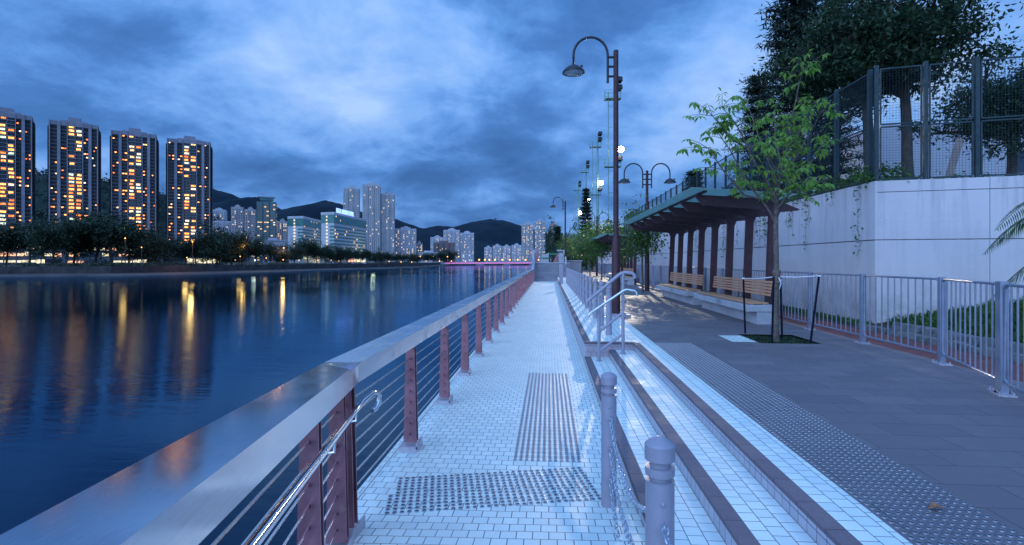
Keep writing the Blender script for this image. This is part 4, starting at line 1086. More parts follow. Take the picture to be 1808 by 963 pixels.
def hotel(px0, pxm, px1, top0, top1, zc0, label, seed, sign=False):
    """wing with a narrow blank end (px0-pxm) and a long banded face receding to px1"""
    r_ = random.Random(seed); A_ = W(px0, zc0); B_ = W(pxm, zc0*.99); H = ZH(top0, zc0)-FG
    zc1 = (H-(CH-FG))*F/(HZ-top1); C_ = W(px1, zc1)
    root = empty('hotel_block', (B_.x, B_.y, FG), 0, label, 'hotel', 'banded hotel wings')
    def seg(P, Q, inset):
        d = (Q-P).normalized(); return d, Vector((d.y, -d.x))
    D_ = A_+(C_-B_)
    mb = MB(); mb.add([(p.x, p.y, z) for z in (FG, FG+H) for p in (A_, B_, C_, D_)], [(0,1,5,4),(1,2,6,5),(2,3,7,6),(3,0,4,7),(4,5,6,7)]); mb.build('wall', M['w_hotel'], root, world=True, smooth=False)
    def strip(name, P, Q, u0, u1, z0, z1, out, m, stuff=False):
        d, n_ = seg(P, Q, 0); L = (Q-P).length; a, b = P+d*L*u0, P+d*L*u1
        m_ = MB(); c_ = (a+b)/2; m_.obox((c_.x+n_.x*out/2, c_.y+n_.y*out/2, (z0+z1)/2), (d.x*L*(u1-u0)/2, d.y*L*(u1-u0)/2, 0), (n_.x*out/2, n_.y*out/2, 0), (0,0,(z1-z0)/2)); return m_
    fl = 14; fh = (H-2)/fl
    mb = MB()
    for q in (strip('', A_, B_, .0, 1, FG+H-3*fh, FG+H-2, .3, 0), strip('', B_, C_, .0, 1, FG+H-3*fh, FG+H-2, .35, 0)): mb.add(q.v, q.f)
    mb.build('teal_cladding', M['w_teal'], root, world=True, smooth=False)
    mb = MB()
    for j in range(1, fl-3):
        z = FG+j*fh
        for q in (strip('', B_, C_, .0, 1, z+fh*.35, z+fh*.85, .10, 0), strip('', A_, B_, .66, 1, z+fh*.35, z+fh*.9, .10, 0)): mb.add(q.v, q.f)
    mb.build('window_band', M['w_teal'], root, world=True, smooth=False)
    for j in range(1, fl):
        q = strip('', A_, B_, .40, .50, FG+j*fh+fh*.25, FG+j*fh+fh*.75, .4, 0); q.build('lit_window', LITS[1], root, world=True, smooth=False)
    for k in range(26):
        j = r_.randint(1, fl-1); u = r_.random()*.96; q = strip('', B_, C_, u, u+.018, FG+j*fh+fh*.4, FG+j*fh+fh*.8, .45, 0); q.build('lit_window', r_.choice(LITS), root, world=True, smooth=False)
    mb = MB(); q = strip('', B_, C_, 0, 1, FG+H-1.9, FG+H+.3, .3, 0); mb.add(q.v, q.f); q = strip('', A_, B_, 0, 1, FG+H-1.9, FG+H+.3, .3, 0); mb.add(q.v, q.f); mb.build('parapet', M['w_hotel'], root, world=True, smooth=False)
    d, n_ = seg(B_, C_, 0)
    if sign:
        cu = bpy.data.curves.new('sign_text', 'FONT'); cu.body = 'REGAL RIVERSIDE HOTEL'; cu.size = 5.4; cu.extrude = .2; cu.offset = .10
        to = bpy.data.objects.new('tmp', cu); col.objects.link(to); bpy.context.view_layer.update()
        me = bpy.data.meshes.new_from_object(to.evaluated_get(bpy.context.evaluated_depsgraph_get())); bpy.data.objects.remove(to)
        L = max(v.co.x for v in me.vertices); want = (C_-B_).length*.52; sx = want/L
        o = bpy.data.objects.new('sign_lettering', me); me.materials.clear(); me.materials.append(M['e_sign']); col.objects.link(o); o.parent = root
        a = B_+d*(C_-B_).length*.02+n_*1.2; ang = math.atan2(d.y, d.x)
        o.location = Vector((a.x, a.y, FG+H+.1))-root.location; o.rotation_euler = (R(90), 0, ang); o.scale = (sx, 1, 1)
    # floodlights washing the long face
    l_ = bpy.data.lights.new('facade_light', 'POINT'); l_.energy = 9000; l_.color = (1,.85,.45); l_.shadow_soft_size = 3
    o_ = bpy.data.objects.new('facade_light', l_); col.objects.link(o_); m_ = B_.lerp(C_, .75)+n_*14; o_.location = (m_.x, m_.y, FG+2.5)
    return root
hotel(508, 535, 566, 383, 390, 470, 'left hotel wing with a blank pale end wall and teal bands', 31)
hotel(567, 590, 646, 376, 388, 440, 'right hotel wing with a blue lit sign along its roof', 32, True)
# low podium buildings
def podium(px0, px1, top, zc, m, label, bands=2, lit=None, name='low_building', depth=20):
    c, w_ = place(px0, px1, zc); H = ZH(top, zc)-FG
    root = empty(name, (c.x, c.y, FG), TH+bear(px0, px1), label, 'low building', 'low buildings on the far bank')
    mb = MB(); mb.box(-w_/2, w_/2, 0, depth, 0, H); mb.box(-w_*.3, w_*.1, 3, depth-3, H-.01, H+2.2); mb.build('wall', m, root, smooth=False)
    mb = MB(); mb.box(-w_/2-.5, w_/2+.5, -1.2, 0-.001, H-.8, H+.1); mb.build('roof_edge', m, root, smooth=False)
    for k in range(bands):
        z0 = .8+k*(H-1.6)/bands; hh = (H-1.6)/bands; xx = -w_/2+1; rr_ = random.Random(int(px0)*7+k)
        while xx < w_/2-1:
            x2 = min(w_/2-1, xx+rr_.uniform(2.5, 9)); lit_ = rr_.random() < (.62 if lit is M['e_mall'] else 1.0)
            mb = MB(); mb.box(xx, x2-.12, -.15, 0, z0+rr_.uniform(0, .2)*hh, z0+rr_.uniform(.42, .66)*hh)
            mb.build('lit_shopfront' if lit_ else 'dark_shopfront', (lit if rr_.random() < .7 else (M['e_mall2'] if lit is M['e_mall'] else lit)) if lit_ else M['tglass'], root, smooth=False); xx = x2
        n = min(30, int(w_/4))
        for q in range(n): mb = MB(); x = -w_/2+q*w_/n; mb.box(x-.25, x+.25, -.5, -.16, z0-.3, z0+(H-1.6)/bands); mb.build('mullion', m, root, smooth=False)
    return root
podium(-60, 118, 424, 250, M['w_shop'], 'long lit shopping building behind the trees at far left', 3, M['e_mall'])
podium(119, 292, 430, 262, M['w_shop'], 'lower lit arcade behind trees under the second and third towers', 3, M['e_mall'])
podium(292, 392, 449, 262, M['w_shop'], 'low row of brightly lit shops below the fourth tower', 1, M['e_mall'])
podium(465, 506, 424, 520, M['w_white'], 'small white building below the narrow flats', 2, M['tglass'])
podium(740, 782, 446, 640, M['w_white'], 'low white hall below the brown block', 1, M['tglass'])
podium(612, 648, 448, 395, M['w_hotel'], 'brightly lit hotel entrance lodge', 1, M['e_mall'])

# bridge with pink lights
p0, p1 = W(786, 560), W(975, 640)
dB = (p1-p0); L = dB.length; ang = math.atan2(dB.y, dB.x)
root = empty('road_bridge', (p0.x, p0.y, WATER), ang, 'low road bridge outlined by a magenta light strip', 'bridge')
dz_ = ZH(464.5, 600)-WATER
mb = MB(); mb.box(0, L, -.1, 14, dz_-1.3, dz_); mb.build('deck', M['concrete'], root)
mb = MB(); mb.box(0, L, -.3, -.101, dz_-.5, dz_+.15); mb.build('light_strip', M['e_pink'], root)
for x in (L*.3, L*.55, L*.8): mb = MB(); mb.box(x-5, x+5, .6, 12, -.5, dz_-1.3); mb.build('pier', M['concrete'], root)
mb = MB(); mb.box(0, L, .2, .3, dz_+.1, dz_+1.1); mb.build('parapet', M['concrete'], root)
for k, px in enumerate((846, 856, 864, 874, 887, 900, 914, 928, 950)):
    zc = 570+k*8; far_lamp(px, 459, zc, M['e_orange'], .85, '%s lamp from the left on the pink-lit bridge' % suff(k+1))
# line of lamps low by the far right of the water
for k, px in enumerate((738.5, 752, 765, 776, 790, 797, 810, 822)): far_lamp(px, 461.5 if k % 2 else 453.5, 470+k*12, M['e_orange2'], .5, '%s small lamp left of the pink bridge along the far shore' % suff(k+1))

# mast on distant mountain
p = W(875, 3300); mb = MB(); mb.tube([(p.x,p.y,ZH(392,3300)),(p.x,p.y,ZH(385,3300))], 2.2, 6); mb.tube([(p.x-9,p.y,ZH(386.5,3300)),(p.x+9,p.y,ZH(386.5,3300))], 2, 6); tag(mb.build('summit_mast', M['lampblack']), 'small dark mast on top of the distant mountain', 'mast')

# ------------------------------------------------------------------ end of the deck: block wall, cabin, stairs
mb = MB(); rootb = empty('block_wall', (0, YE, 0), 0, 'grey block wall closing the far end of the white deck', 'wall')
mb.box(-1.43, 1.75, YE, YE+.3, -.05, 1.53); mb.build('blockwork', M['blockwall'], rootb, world=True)
mb = MB(); mb.box(-1.45, 1.77, YE-.03, YE+.33, 1.53, 1.60); mb.build('wall_cap', M['concrete'], rootb, world=True)
root = empty('raised_railing', (-1.2, 40.5, 0), 0, 'white and maroon railing climbing at the far end of the deck', 'railing')
mb = MB(); mb.bar((-1.262,40.5,1.05),(-1.262,43.2,1.9),.2,.12); mb.bar((-1.35,43.2,1.9),(-1.35,47.5,2.75),.2,.12); mb.build('top_rail', M['steel'], root, world=True)
for k in range(5):
    y = 40.7+k*.7; z = 1.05+(y-40.5)*.31; mb = MB(); mb.box(-1.30,-1.22,y-.03,y+.03,0,z-.05); mb.build('post', M['post'], root, world=True)
mb = MB(); mb.box(-1.40,-1.22,43.0,43.2,0,2.62); mb.build('end_post', M['w_white'], root, world=True)
mb = MB(); mb.prism([(43.7,1.6),(47.5,1.6),(47.5,2.9),(43.7,2.35)], -1.15, -1.0, 'yz'); mb.build('stair_side', M['post'], root, world=True)
root = empty('kiosk', (0.1, 52, 0), 0, 'small pale kiosk with a green stripe beyond the block wall', 'kiosk')
k0, k1 = W(956, 50), W(969, 50); zt_ = ZH(446.5, 50)
mb = MB(); mb.prism([(k0.x, .2), (k1.x, .2), (k1.x, zt_), (k0.x, zt_-.35)], 50.0, 52.4, 'xz'); mb.build('wall', M['w_white'], root, world=True)
mb = MB(); mb.box(k0.x-.01, k1.x+.01, 49.96, 50.0-.001, ZH(457.2,50), ZH(455,50)); mb.build('stripe', pm('kiosk_green', (.02,.20,.10), .5), root, world=True)
root = empty('green_gantry', (0.9, 51, 0), 0, 'dark green shelter frame with a lit stripe beside the kiosk', 'shelter')
k2, k3 = W(969, 50.5), W(988, 50.5)
mb = MB(); mb.box(k2.x, k3.x, 50.4, 50.7, ZH(450.5,50), ZH(447,50)); mb.build('roof_beam', bpy.data.materials['kiosk_green'], root, world=True)
for x in (k2.x+.06, (k2.x+k3.x)/2, k3.x-.06): mb = MB(); mb.box(x-.04, x+.04, 50.42, 50.5, .1, ZH(450.5,50)); mb.build('post', M['greenpaint'], root, world=True)
root = empty('stair_railing', (1.3, 44, 0), 0, 'pale stair railing with a maroon side at the right end of the block wall', 'railing')
q0, q1 = W(981, 46), W(996, 46)
mb = MB(); mb.tube([(q0.x+.1,46,ZH(443,46)),(q1.x,46,ZH(443,46)),(q1.x+.05,44.5,ZH(450,46)),(q1.x+.08,43.2,1.4)], .07, 8); mb.tube([(q1.x,46,ZH(443,46)),(q1.x,46,.3)], .07, 8); mb.build('pale_rail', M['w_white'], root, world=True)
mb = MB(); mb.prism([(q0.x-.25,1.6),(q0.x+.2,1.6),(q0.x+.35,ZH(448,46)),(q0.x+.15,ZH(448,46))], 45.5, 45.6, 'xz'); mb.build('stair_side', M['post'], root, world=True)
mb = MB()
for k in range(6): mb.box(q0.x+.25, q1.x-.05, 44.2+k*.3, 44.5+k*.3, 1.2, 1.6+k*.17)
mb.build('stair_steps', M['concrete'], root, world=True)
p = G(985, 498, 0); p = W(989, 30); mb = MB(); mb.box(.62,.84,30.4,30.6,PZ,PZ+1.15); tag(mb.build('square_post', M['greypaint'], bevel=.01), 'lone square grey post near the far end of the plaza edge', 'post')
root = empty('utility_hut', (3.5, 55, 0), 0, 'low pale hut among plants right of the distant street lamp', 'hut')
h0, h1 = W(1004, 46), W(1026, 46); mb = MB(); mb.box(h0.x, h1.x, 46, 48.5, PZ, ZH(461.5,46)); mb.build('wall', M['w_beige'], root, world=True); mb = MB(); mb.box(h0.x-.1, h1.x+.12, 45.9, 48.6, ZH(461.5,46), ZH(460,46)); mb.build('roof', M['w_white'], root, world=True)

# ------------------------------------------------------------------ young tree in its pit with stakes
def palmate(mb, p, d, rng, L=.15, nl=6, droop=.75):
    d = Vector(d).normalized(); side = d.cross(Vector((0,0,1)));
    side = side.normalized() if side.length > .01 else Vector((1,0,0)); up = side.cross(d)
    for k in range(nl):
        a = (k/(nl-1)-.5)*4.2+rng.uniform(-.2,.2)
        v = (d*math.cos(a)+side*math.sin(a)).normalized(); v = (v+Vector((0,0,-droop*rng.uniform(.5,1.3)))).normalized()
        u = v.cross(Vector((0,0,1)))
        u = u.normalized() if u.length > .01 else side
        n_ = u.cross(v).normalized(); l = L*rng.uniform(.75,1.2); w_ = l*.19
        mid = p+v*l*.55+n_*l*.06; end = p+v*l-Vector((0,0,l*.12))
        q = p+v*l*.12
        b = len(mb.v); mb.v += [tuple(q), tuple(mid+u*w_), tuple(end), tuple(mid-u*w_), tuple(mid-n_*l*.04)]
        mb.f += [(b, b+1, b+4), (b+1, b+2, b+4), (b+2, b+3, b+4), (b+3, b, b+4)]; mb.m += [0]*4
rngt = random.Random(12)
base = Vector((TP.x, TP.y, PZ-.05))
root = empty('young_tree', base, 0, 'slender young tree with fresh palmate leaves in a tree pit by the nearest bench', 'tree')
mt_, ml_ = MB(), MB()
def ipx(px, py, dy=0.0):                                     # a point on the tree measured in the photo, dy metres deeper
    zc = (TP.y*CT - TP.x*ST)+dy; q = W(px, zc); return Vector((q.x, q.y, ZH(py, zc)))
trunk = [base, ipx(1369, 560), ipx(1371, 480), ipx(1370, 420), ipx(1370, 380), ipx(1372, 350)]
mt_.tube(trunk, [.062,.048,.042,.040,.038,.034], 12)
limbs = [([(1370,395),(1345,352),(1318,322),(1290,265),(1262,225)], .2), ([(1372,352),(1352,320),(1320,262),(1300,220),(1275,190)], -.25), ([(1372,352),(1378,310),(1392,262),(1398,210),(1410,150),(1416,125)], .05),
 ([(1378,310),(1405,280),(1425,245),(1448,200)], -.35), ([(1372,352),(1362,300),(1340,240),(1322,190)], .5), ([(1380,300),(1368,240),(1368,205)], .6), ([(1374,345),(1400,322),(1430,290),(1452,255)], .35),
 ([(1345,352),(1315,345),(1275,300),(1250,262)], -.4), ([(1370,372),(1392,345),(1420,325)], -.5), ([(1320,262),(1290,245),(1258,205)], -.1), ([(1392,262),(1418,225),(1432,185)], .3), ([(1370,360),(1340,330),(1310,315)], .6),
 ([(1372,352),(1368,300),(1352,262)], -.6), ([(1378,310),(1395,290),(1412,262)], .55)]
tips = []
for pts_, dp in limbs:
    P_ = [ipx(x, y, dp*i/(len(pts_)-1)) for i, (x, y) in enumerate(pts_)]
    PP = []
    for i in range(len(P_)-1):
        for f in (0, .5): PP.append(P_[i].lerp(P_[i+1], f)+Vector((rngt.uniform(-.015,.015), rngt.uniform(-.015,.015), 0)))
    PP.append(P_[-1])
    n = len(PP); mt_.tube(PP, [.022*(1-.75*i/(n-1)) for i in range(n)], 6)
    for i in range(2, n):
        for _ in range(2 if i < n-1 else 5):
            d = Vector((rngt.gauss(0,1), rngt.gauss(0,1), rngt.gauss(.3,.5))).normalized(); L = rngt.uniform(.10, .42)
            e = PP[i]+d*L; mt_.tube([PP[i], PP[i].lerp(e, .5)+Vector((0,0,.02)), e], [.006,.005,.003], 4, cap=False); tips.append((e, d)); 
            if L > .25: tips.append((PP[i].lerp(e, .55), (d+Vector((rngt.gauss(0,1), rngt.gauss(0,1), 0))).normalized()))
for e, d in tips: palmate(ml_, e, d, rngt, rngt.uniform(.11,.18), 6)
mt_.build('trunk', M['bark'], root, world=True, fix=False); ml_.build('crown', M['leaf_young'], root, world=True, smooth=False, fix=False)
# stakes
stk = [((1316,589),(1312.5,490)), ((1363,606),(1366,490)), ((1381,597),(1378,490)), ((1430,607),(1446.5,484))]
slab = ['leftmost black stake beside the young tree', 'black stake just in front of the young tree trunk', 'black stake touching the right of the young tree trunk', 'leaning black stake right of the young tree']
tops = []
for (a, b), lab in zip(stk, slab):
    q = G(a[0], a[1], PZ); zc = q.y*CT-q.x*ST; e = W(b[0], zc); e3 = Vector((e.x, e.y, ZH(b[1], zc))); tops.append(e3)
    mb = MB(); mb.tube([(q.x,q.y,PZ-.06), e3], .018, 8); tag(mb.build('tree_stake', M['stake']), lab, 'stake', 'black tree stakes')
wrap = ipx(1371, 488)
mb = MB()
for e3, dz0 in ((tops[0], -.02), (tops[3], -.03), (tops[2], -.05)):
    a = e3+Vector((0,0,dz0)); m_ = a.lerp(wrap, .5)-Vector((0,0,.02))
    mb.tube([a, m_, wrap+Vector((0,0,-.01))], [.007,.010,.012], 6)
    mb.lathe([(.022,-.015),(.024,0),(.022,.015)], 10, tuple(a))
mb.lathe([(.052,-.035),(.060,-.02),(.056,-.005),(.062,.012),(.054,.025)], 14, tuple(wrap))
mb.tube([wrap+Vector((.01,-.07,-.02)), wrap+Vector((.03,-.10,-.12)), wrap+Vector((.01,-.09,-.22))], [.012,.010,.005], 5)
tag(mb.build('tie_cloth', M['cloth']), 'white cloth ties binding the young tree to its stakes', 'tree tie')
mb = MB(); mb.lathe([(.050,-.13),(.064,-.11),(.060,-.06),(.068,-.04),(.060,.03),(.070,.05),(.064,.10),(.050,.115)], 14, tuple(wrap+Vector((0,0,.0)))); tag(mb.build('trunk_wrap', M['bark']), 'brown padded wrap round the trunk of the young tree', 'trunk wrap')
# plants in the pit and along the grass bank
def blades(mb, rng, x0, x1, y0, y1, n, h, zf):
    for _ in range(n):
        x = rng.uniform(x0, x1); y = rng.uniform(y0, y1); z = zf(x, y)
        if z is None: continue
        a = rng.uniform(0, 6.28); l = h*rng.uniform(.4, 1.2); w_ = l*.07+.004; lean = rng.uniform(.1, .7)
        dx_, dy_ = math.cos(a), math.sin(a); b = len(mb.v)
        mb.v += [(x-dy_*w_, y+dx_*w_, z), (x+dy_*w_, y-dx_*w_, z), (x+dx_*l*lean*.5+dy_*w_*.7, y+dy_*l*lean*.5-dx_*w_*.7, z+l*.6), (x+dx_*l*lean, y+dy_*l*lean, z+l*(1-lean*.4))]
        mb.f.append((b, b+1, b+2, b+3)); mb.m.append(0)
mb = MB(); blades(mb, rngt, px0+.02, px1-.02, py0+.02, py1-.02, 1500, .06, lambda x, y: PZ-.05)
tag(mb.build('pit_grass', M['leaf_dark'], smooth=False, fix=False), 'short grass and weeds in the tree pit', 'grass', kind='stuff')
mb = MB()
def zbank(x, y):
    w0 = Vector((x, y))-CW
    if y > CW.y+1 and x > CW.x-.05: return None
    up = max(0, min(1, (x-6.5)/3.0))*.62*max(0, min(1, (y-2)/4)); return PZ-.05+up
blades(mb, rngt, 6.95, 13, 4.5, 11.2, 26000, .17, zbank)
def zst(x, y): return PZ-.04
blades(mb, rngt, CWx-.35, CWx-.02, CWy, 30, 4200, .15, zst)
tag(mb.build('bank_grass', M['grassd'], smooth=False, fix=False), 'rough grass on the bank beyond the fence and along the wall foot', 'grass', kind='stuff')
# broken concrete kerb courses
for row, (xk, zk_, lab) in enumerate(((6.36, PZ-.03, 'lower course of broken concrete edging beside the red path'), (6.68, PZ+.07, 'upper course of broken concrete edging below the grass'))):
    mb = MB(); y = 3.2; r_ = random.Random(40+row)
    while y < 10.4:
        l = r_.uniform(.35, 1.1); j = lambda s: r_.uniform(-s, s)
        mb.add([(xk+j(.03),y,zk_-.05),(xk+.16+j(.03),y,zk_-.05),(xk+.16+j(.03),y+l,zk_-.05),(xk+j(.03),y+l,zk_-.05),(xk+.03+j(.03),y+j(.02),zk_+.10+j(.02)),(xk+.15+j(.03),y+j(.02),zk_+.10+j(.02)),(xk+.15+j(.03),y+l-.02,zk_+.10+j(.02)),(xk+.03+j(.03),y+l-.02,zk_+.10+j(.02))], [(0,3,2,1),(4,5,6,7),(0,1,5,4),(1,2,6,5),(2,3,7,6),(3,0,4,7)])
        y += l+r_.uniform(.0, .05)
    tag(mb.build('broken_kerb', M['rough_conc'], bevel=.012), lab, 'kerb')
# dry leaf on the studs
p = G(1652, 898, PZ+.01); mb = MB()
mb.add([(p.x-.045,p.y-.01,PZ+.012),(p.x-.01,p.y-.028,PZ+.030),(p.x+.05,p.y+.0,PZ+.014),(p.x-.0,p.y+.03,PZ+.034),(p.x,p.y,PZ+.016)], [(0,1,4),(1,2,4),(2,3,4),(3,0,4)]); tag(mb.build('fallen_leaf', M['leafdry'], smooth=False), 'single brown fallen leaf on the plaza studs', 'leaf')

# ------------------------------------------------------------------ plaza trees farther off
def small_tree(px, zc, Ht, CR, seed, label, m, per=26, leaf=.13, fork=.45, z0=PZ):
    r_ = random.Random(seed); t_ = broad_tree(r_, Ht, CR, leaf, per, .42, M['bark'], m, trunk_r=.05, fork=fork, limbs=7, subs=6, name='plaza_tree')
    s_ = Ht/TOPZ[t_.name]; t_.scale = (1, 1, s_); p = W(px, zc); t_.location = (p.x, p.y, z0); tag(t_, label, 'tree', 'young trees along the plaza'); return t_
small_tree(1136, 22.0, 3.55, 1.35, 41, 'leafy young tree between the pergola roof and the double street lamp', M['leaf_mid'], 34)
small_tree(1062, 36, 3.6, 1.1, 42, 'small tree left of the tall street lamp under the second pergola', M['leaf_mid'])
small_tree(1043, 40, 3.4, 1.2, 43, 'second small tree left of the tall street lamp', M['leaf_mid'])
small_tree(1027, 47, 3.8, 1.3, 44, 'third small tree left of the tall street lamp', M['leaf_mid'])
small_tree(1013, 58, 4.2, 1.6, 45, 'farthest small plaza tree right of the distant street lamp', M['leaf_mid'])
def hedge_tree(px, zc, top, CR, seed, lab, m=None, z0=PZ, leaf=.32, fork=.2):
    Ht = (ZH(top, zc)-z0)*.92; r_ = random.Random(seed); t_ = broad_tree(r_, Ht, CR, leaf, 34, CR*.36, M['bark_dark'], m or M['leaf_dark'], fork=fork, limbs=9, subs=6, name='broadleaf_tree')
    s_ = Ht/.92/TOPZ[t_.name]; t_.scale = (1, 1, s_)
    p = W(px, zc); t_.location = (p.x, p.y, z0); tag(t_, lab, 'tree', 'trees beyond the end of the plaza'); return t_
hedge_tree(1018, 80, 418, 3.6, 51, 'bushy tree at the foot of the farthest floodlight mast')
hedge_tree(1045, 75, 408, 3.6, 52, 'bushy lit tree between the third and second masts', M['leaf_mid'])
hedge_tree(1075, 66, 395, 3.5, 53, 'bushy lit tree just left of the tall street lamp', M['leaf_mid'], WT-.2)
hedge_tree(1105, 50, 398, 2.6, 54, 'bush rising behind the long wall left of the double lamp', M['leaf_mid'], WT-.1, .22)
hedge_tree(1002, 100, 432, 4, 55, 'low dark tree right of the distant street lamp')
for k, (px, zc, top) in enumerate(((1000, 200, 395), (990, 260, 405), (1008, 300, 430))): hedge_tree(px-12, zc, top, 4.0, 60+k, ['dark tree left of the distant street lamp','low dark tree behind the kiosk','dark tree behind the far stair railing'][k], None, FG, .6)
def conifer(px, zc, top, R0_, seed, lab, z0, tiers=26, m=None, leaf=.4, lowf=.12, per=26):
    r_ = random.Random(seed); p = W(px, zc); H_ = ZH(top, zc)-z0
    root = empty('conifer_tree', (p.x, p.y, z0), 0, lab, 'tree', 'dark conifers'); a_, b_ = MB(), MB()
    a_.tube([(0,0,-.3),(.05,0,H_*.5),(0,0,H_)], [H_*.018,H_*.011,.03], 10)
    for i in range(tiers):
        f = lowf+(1-lowf)*i/tiers; z = H_*f; rr = R0_*(1-f)**.75*r_.uniform(.75,1.15)+.15; nb = 6
        for k in range(nb):
            a = 6.283*(k+r_.random()*.8)/nb; d = Vector((math.cos(a), math.sin(a), .12)); L = rr*r_.uniform(.7,1.1)
            pts = [Vector((0,0,z))+d*L*u+Vector((0,0,-.10*L*math.sin(u*3.0)+.05*L*u)) for u in (0,.33,.66,1)]
            a_.tube(pts, [.05,.035,.025,.01], 4, cap=False)
            cs = [(*(pts[0].lerp(pts[-1], u)+Vector((0,0,-.02*L))), .55+.5*u) for u in (.3,.5,.68,.85,1.0)]
            leaf_cloud(b_, cs, per, max(.35, L*.24), leaf, r_, .28, 5.0)
    a_.build('trunk', M['bark_dark'], root, fix=False); b_.build('crown', m or M['leaf_conif'], root, smooth=False, fix=False)
conifer(1405, 20, -130, 1.9, 71, 'tall dark conifer behind the mesh fence, rising out of the top of the photo', WT-.2, 23, leaf=.26, per=34)
conifer(1340, 24, 125, 1.5, 72, 'shorter dark conifer left of the tall one', WT-.2, 14, leaf=.24, per=26)
conifer(1475, 24, -40, 1.6, 75, 'second tall dark conifer, close behind the young tree', WT-.2, 17, leaf=.26, per=20)
conifer(1225, 40, 298, 1.2, 73, 'small rounded conifer behind the far mesh fence', WT-.2, 12, leaf=.3, per=36)
conifer(1035, 112, 330, 2.2, 74, 'narrow conifer spire behind the third floodlight mast', 0, 20, leaf=.5)
conifer(985, 150, 398, 2.2, 76, 'dark conifer beside the narrow far tower', 0, 14, leaf=.6)

# big spreading trees behind the frontal fence
def spread_tree(px, zc, top, CR, seed, lab, lean=(0,0), limbs=11, subs=8, per=85):
    r_ = random.Random(seed); H_ = ZH(top, zc)-WT; p = W(px, zc)
    t_ = broad_tree(r_, H_, CR, .135, per, .60, M['bark_dark'], M['leaf_dark'], trunk_r=.17, fork=.46, limbs=limbs, subs=subs, name='spreading_tree', flatc=.38)
    s_ = H_/TOPZ[t_.name]; t_.scale = (1, 1, s_); t_.location = (p.x, p.y, WT-.2); tag(t_, lab, 'tree', 'spreading trees behind the tall fence')
spread_tree(1535, 16.0, -30, 2.5, 81, 'spreading dark tree with pale forked trunks behind the fence corner')
spread_tree(1610, 15.5, -30, 2.7, 82, 'large spreading tree filling the sky above the right fence')

spread_tree(1790, 18.0, 92, 2.6, 83, 'spreading tree at the right edge above the mesh fence')
# undergrowth and ivy along the wall top
mb = MB(); cen = []; r_ = random.Random(9)
for i in range(360): y = CWy+.2+r_.random()**1.3*22; cen.append((CWx+r_.uniform(.0,.9), y, WT+r_.uniform(0,.28), r_.uniform(.5,1.2)))
for i in range(60): q = CW+wdir*r_.uniform(0,6)+Vector((.1,.45)); cen.append((q.x, q.y, WT+r_.uniform(-.02,.05), .45))
leaf_cloud(mb, cen, 26, .36, .085, r_, .6, 1.6)
tag(mb.build('wall_top_undergrowth', M['leaf_mid'], smooth=False, fix=False), 'tangled green undergrowth spilling over the top of the long wall', 'undergrowth', kind='stuff')
root = empty('climbing_vine', (CWx, CWy+2, WT), 0, 'thin creeper with trailing strands hanging down the face of the long wall', 'vine')
ms_, ml_ = MB(), MB()
for i in range(40):
    y = CWy+.15+r_.random()*13; z = WT+.05; L = r_.uniform(.2, 1.15)*(1 if r_.random() < .7 else 1.4); pts = [Vector((CWx-.03, y, z))]
    while z > WT-L:
        z -= .09; y += r_.uniform(-.035,.035); pts.append(Vector((CWx-.022-r_.random()*.03, y, z)))
        dens = .75 if i % 3 else .25
        if r_.random() < dens: leaf_cloud(ml_, [(pts[-1].x-.02, y, z, 1)], 3, .07, .065, r_, .8, 1.5, .6)
    ms_.tube(pts, .003, 3, cap=False)
ms_.tube([(CWx-.03, CWy+.1, WT+.052), (CWx-.03, CWy+13.4, WT+.052)], .006, 4)
ms_.build('stems', M['bark'], root, world=True, fix=False); ml_.build('leaves', M['leaf_mid'], root, world=True, smooth=False, fix=False)
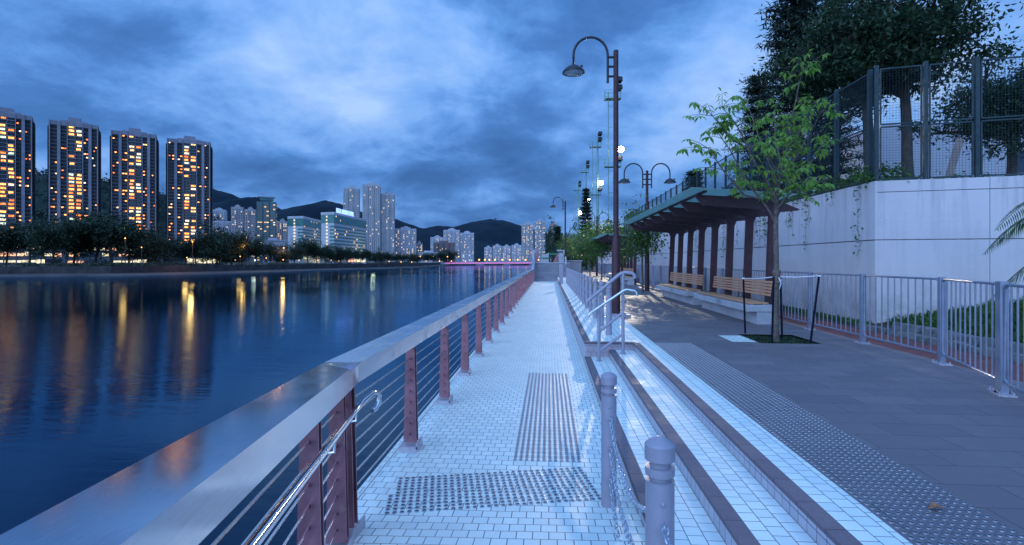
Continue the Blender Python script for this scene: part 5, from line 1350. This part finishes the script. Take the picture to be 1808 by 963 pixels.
# palm at the right edge
root = empty('palm_tree', (0,0,0), 0, 'palm with drooping fronds at the right edge in front of the wall', 'palm'); pc = W(1968, 7.4); root.location = (pc.x, pc.y, PZ)
mb = MB(); mb.tube([(0,0,0),(.05,0,1.1),(0,0,2.1)], [.13,.10,.09], 12); mb.build('trunk', M['bark_dark'], root)
r_ = random.Random(3)
fr = [(180,.75,1.7,2.15),(165,.55,1.6,2.1),(200,.5,1.5,2.0),(150,.15,1.6,1.7),(185,.1,1.5,1.45),(215,.25,1.5,1.4),(120,.6,1.5,2.1),(240,.5,1.4,1.9),(60,.6,1.4,2.1),(320,.4,1.5,2.0),(190,-.1,1.3,1.15),(160,-.15,1.3,1.0)]
for (az, el_, L, z0) in fr:
    mb = MB(); a = R(az); d = Vector((math.cos(a), math.sin(a), 0)); pts = []
    for k in range(15): u = k/14; pts.append(Vector((0,0,z0))+d*L*u*.95+Vector((0,0,L*(el_*u-.95*u*u))))
    mb.tube(pts, [.014*(1-.8*k/14) for k in range(15)], 5)
    sd = Vector((-d.y, d.x, 0))
    for k in range(2, 60):
        u = k/60; i = min(13, int(u*14)); q = pts[i].lerp(pts[i+1], u*14-i); t_ = (pts[i+1]-pts[i]).normalized(); l = .42*math.sin(math.pi*min(1, u*.85+.15))**.6
        for s in (-1, 1):
            v = (sd*s+t_*.7+Vector((0,0,-.25+r_.uniform(-.1,.1)))).normalized(); e = q+v*l-Vector((0,0,l*.25)); m_ = q+v*l*.5; wv = t_*.011
            b = len(mb.v); mb.v += [tuple(q), tuple(m_+wv), tuple(e), tuple(m_-wv)]; mb.f.append((b, b+1, b+2, b+3)); mb.m.append(0)
    mb.build('frond', M['leaf_palm'], root, smooth=False, fix=False)
# pale building and leaning plank behind the fence
root = empty('school_building', (0,0,0), 0, 'pale building with a dark window glimpsed behind the right mesh fence', 'building'); q = W(1700, 26); root.location = (q.x, q.y, WT)
mb = MB(); mb.box(-4.2, 9, 0, 6, -.3, ZH(218,26)-WT); mb.build('wall', M['w_white'], root)
mb = MB(); mb.box(2.35, 5.2, -.04, 0, ZH(306,26)-WT, ZH(268,26)-WT); mb.build('window', M['tglass'], root)
mb = MB(); mb.box(2.25, 5.3, -.06, -.0, ZH(268,26)-WT, ZH(265,26)-WT); mb.build('window_head', M['w_grey'], root)
a = W(1668, 12.5); b = W(1695, 12.5); mb = MB(); mb.bar((a.x,a.y,WT), (b.x,b.y,ZH(245,12.5)), .16, .05, up=(0,1,0)); tag(mb.build('leaning_plank', pm('weathered_board', (.32,.24,.22), .8, bump=.5, bs_=20)), 'pale weathered board leaning behind the right mesh fence', 'plank')
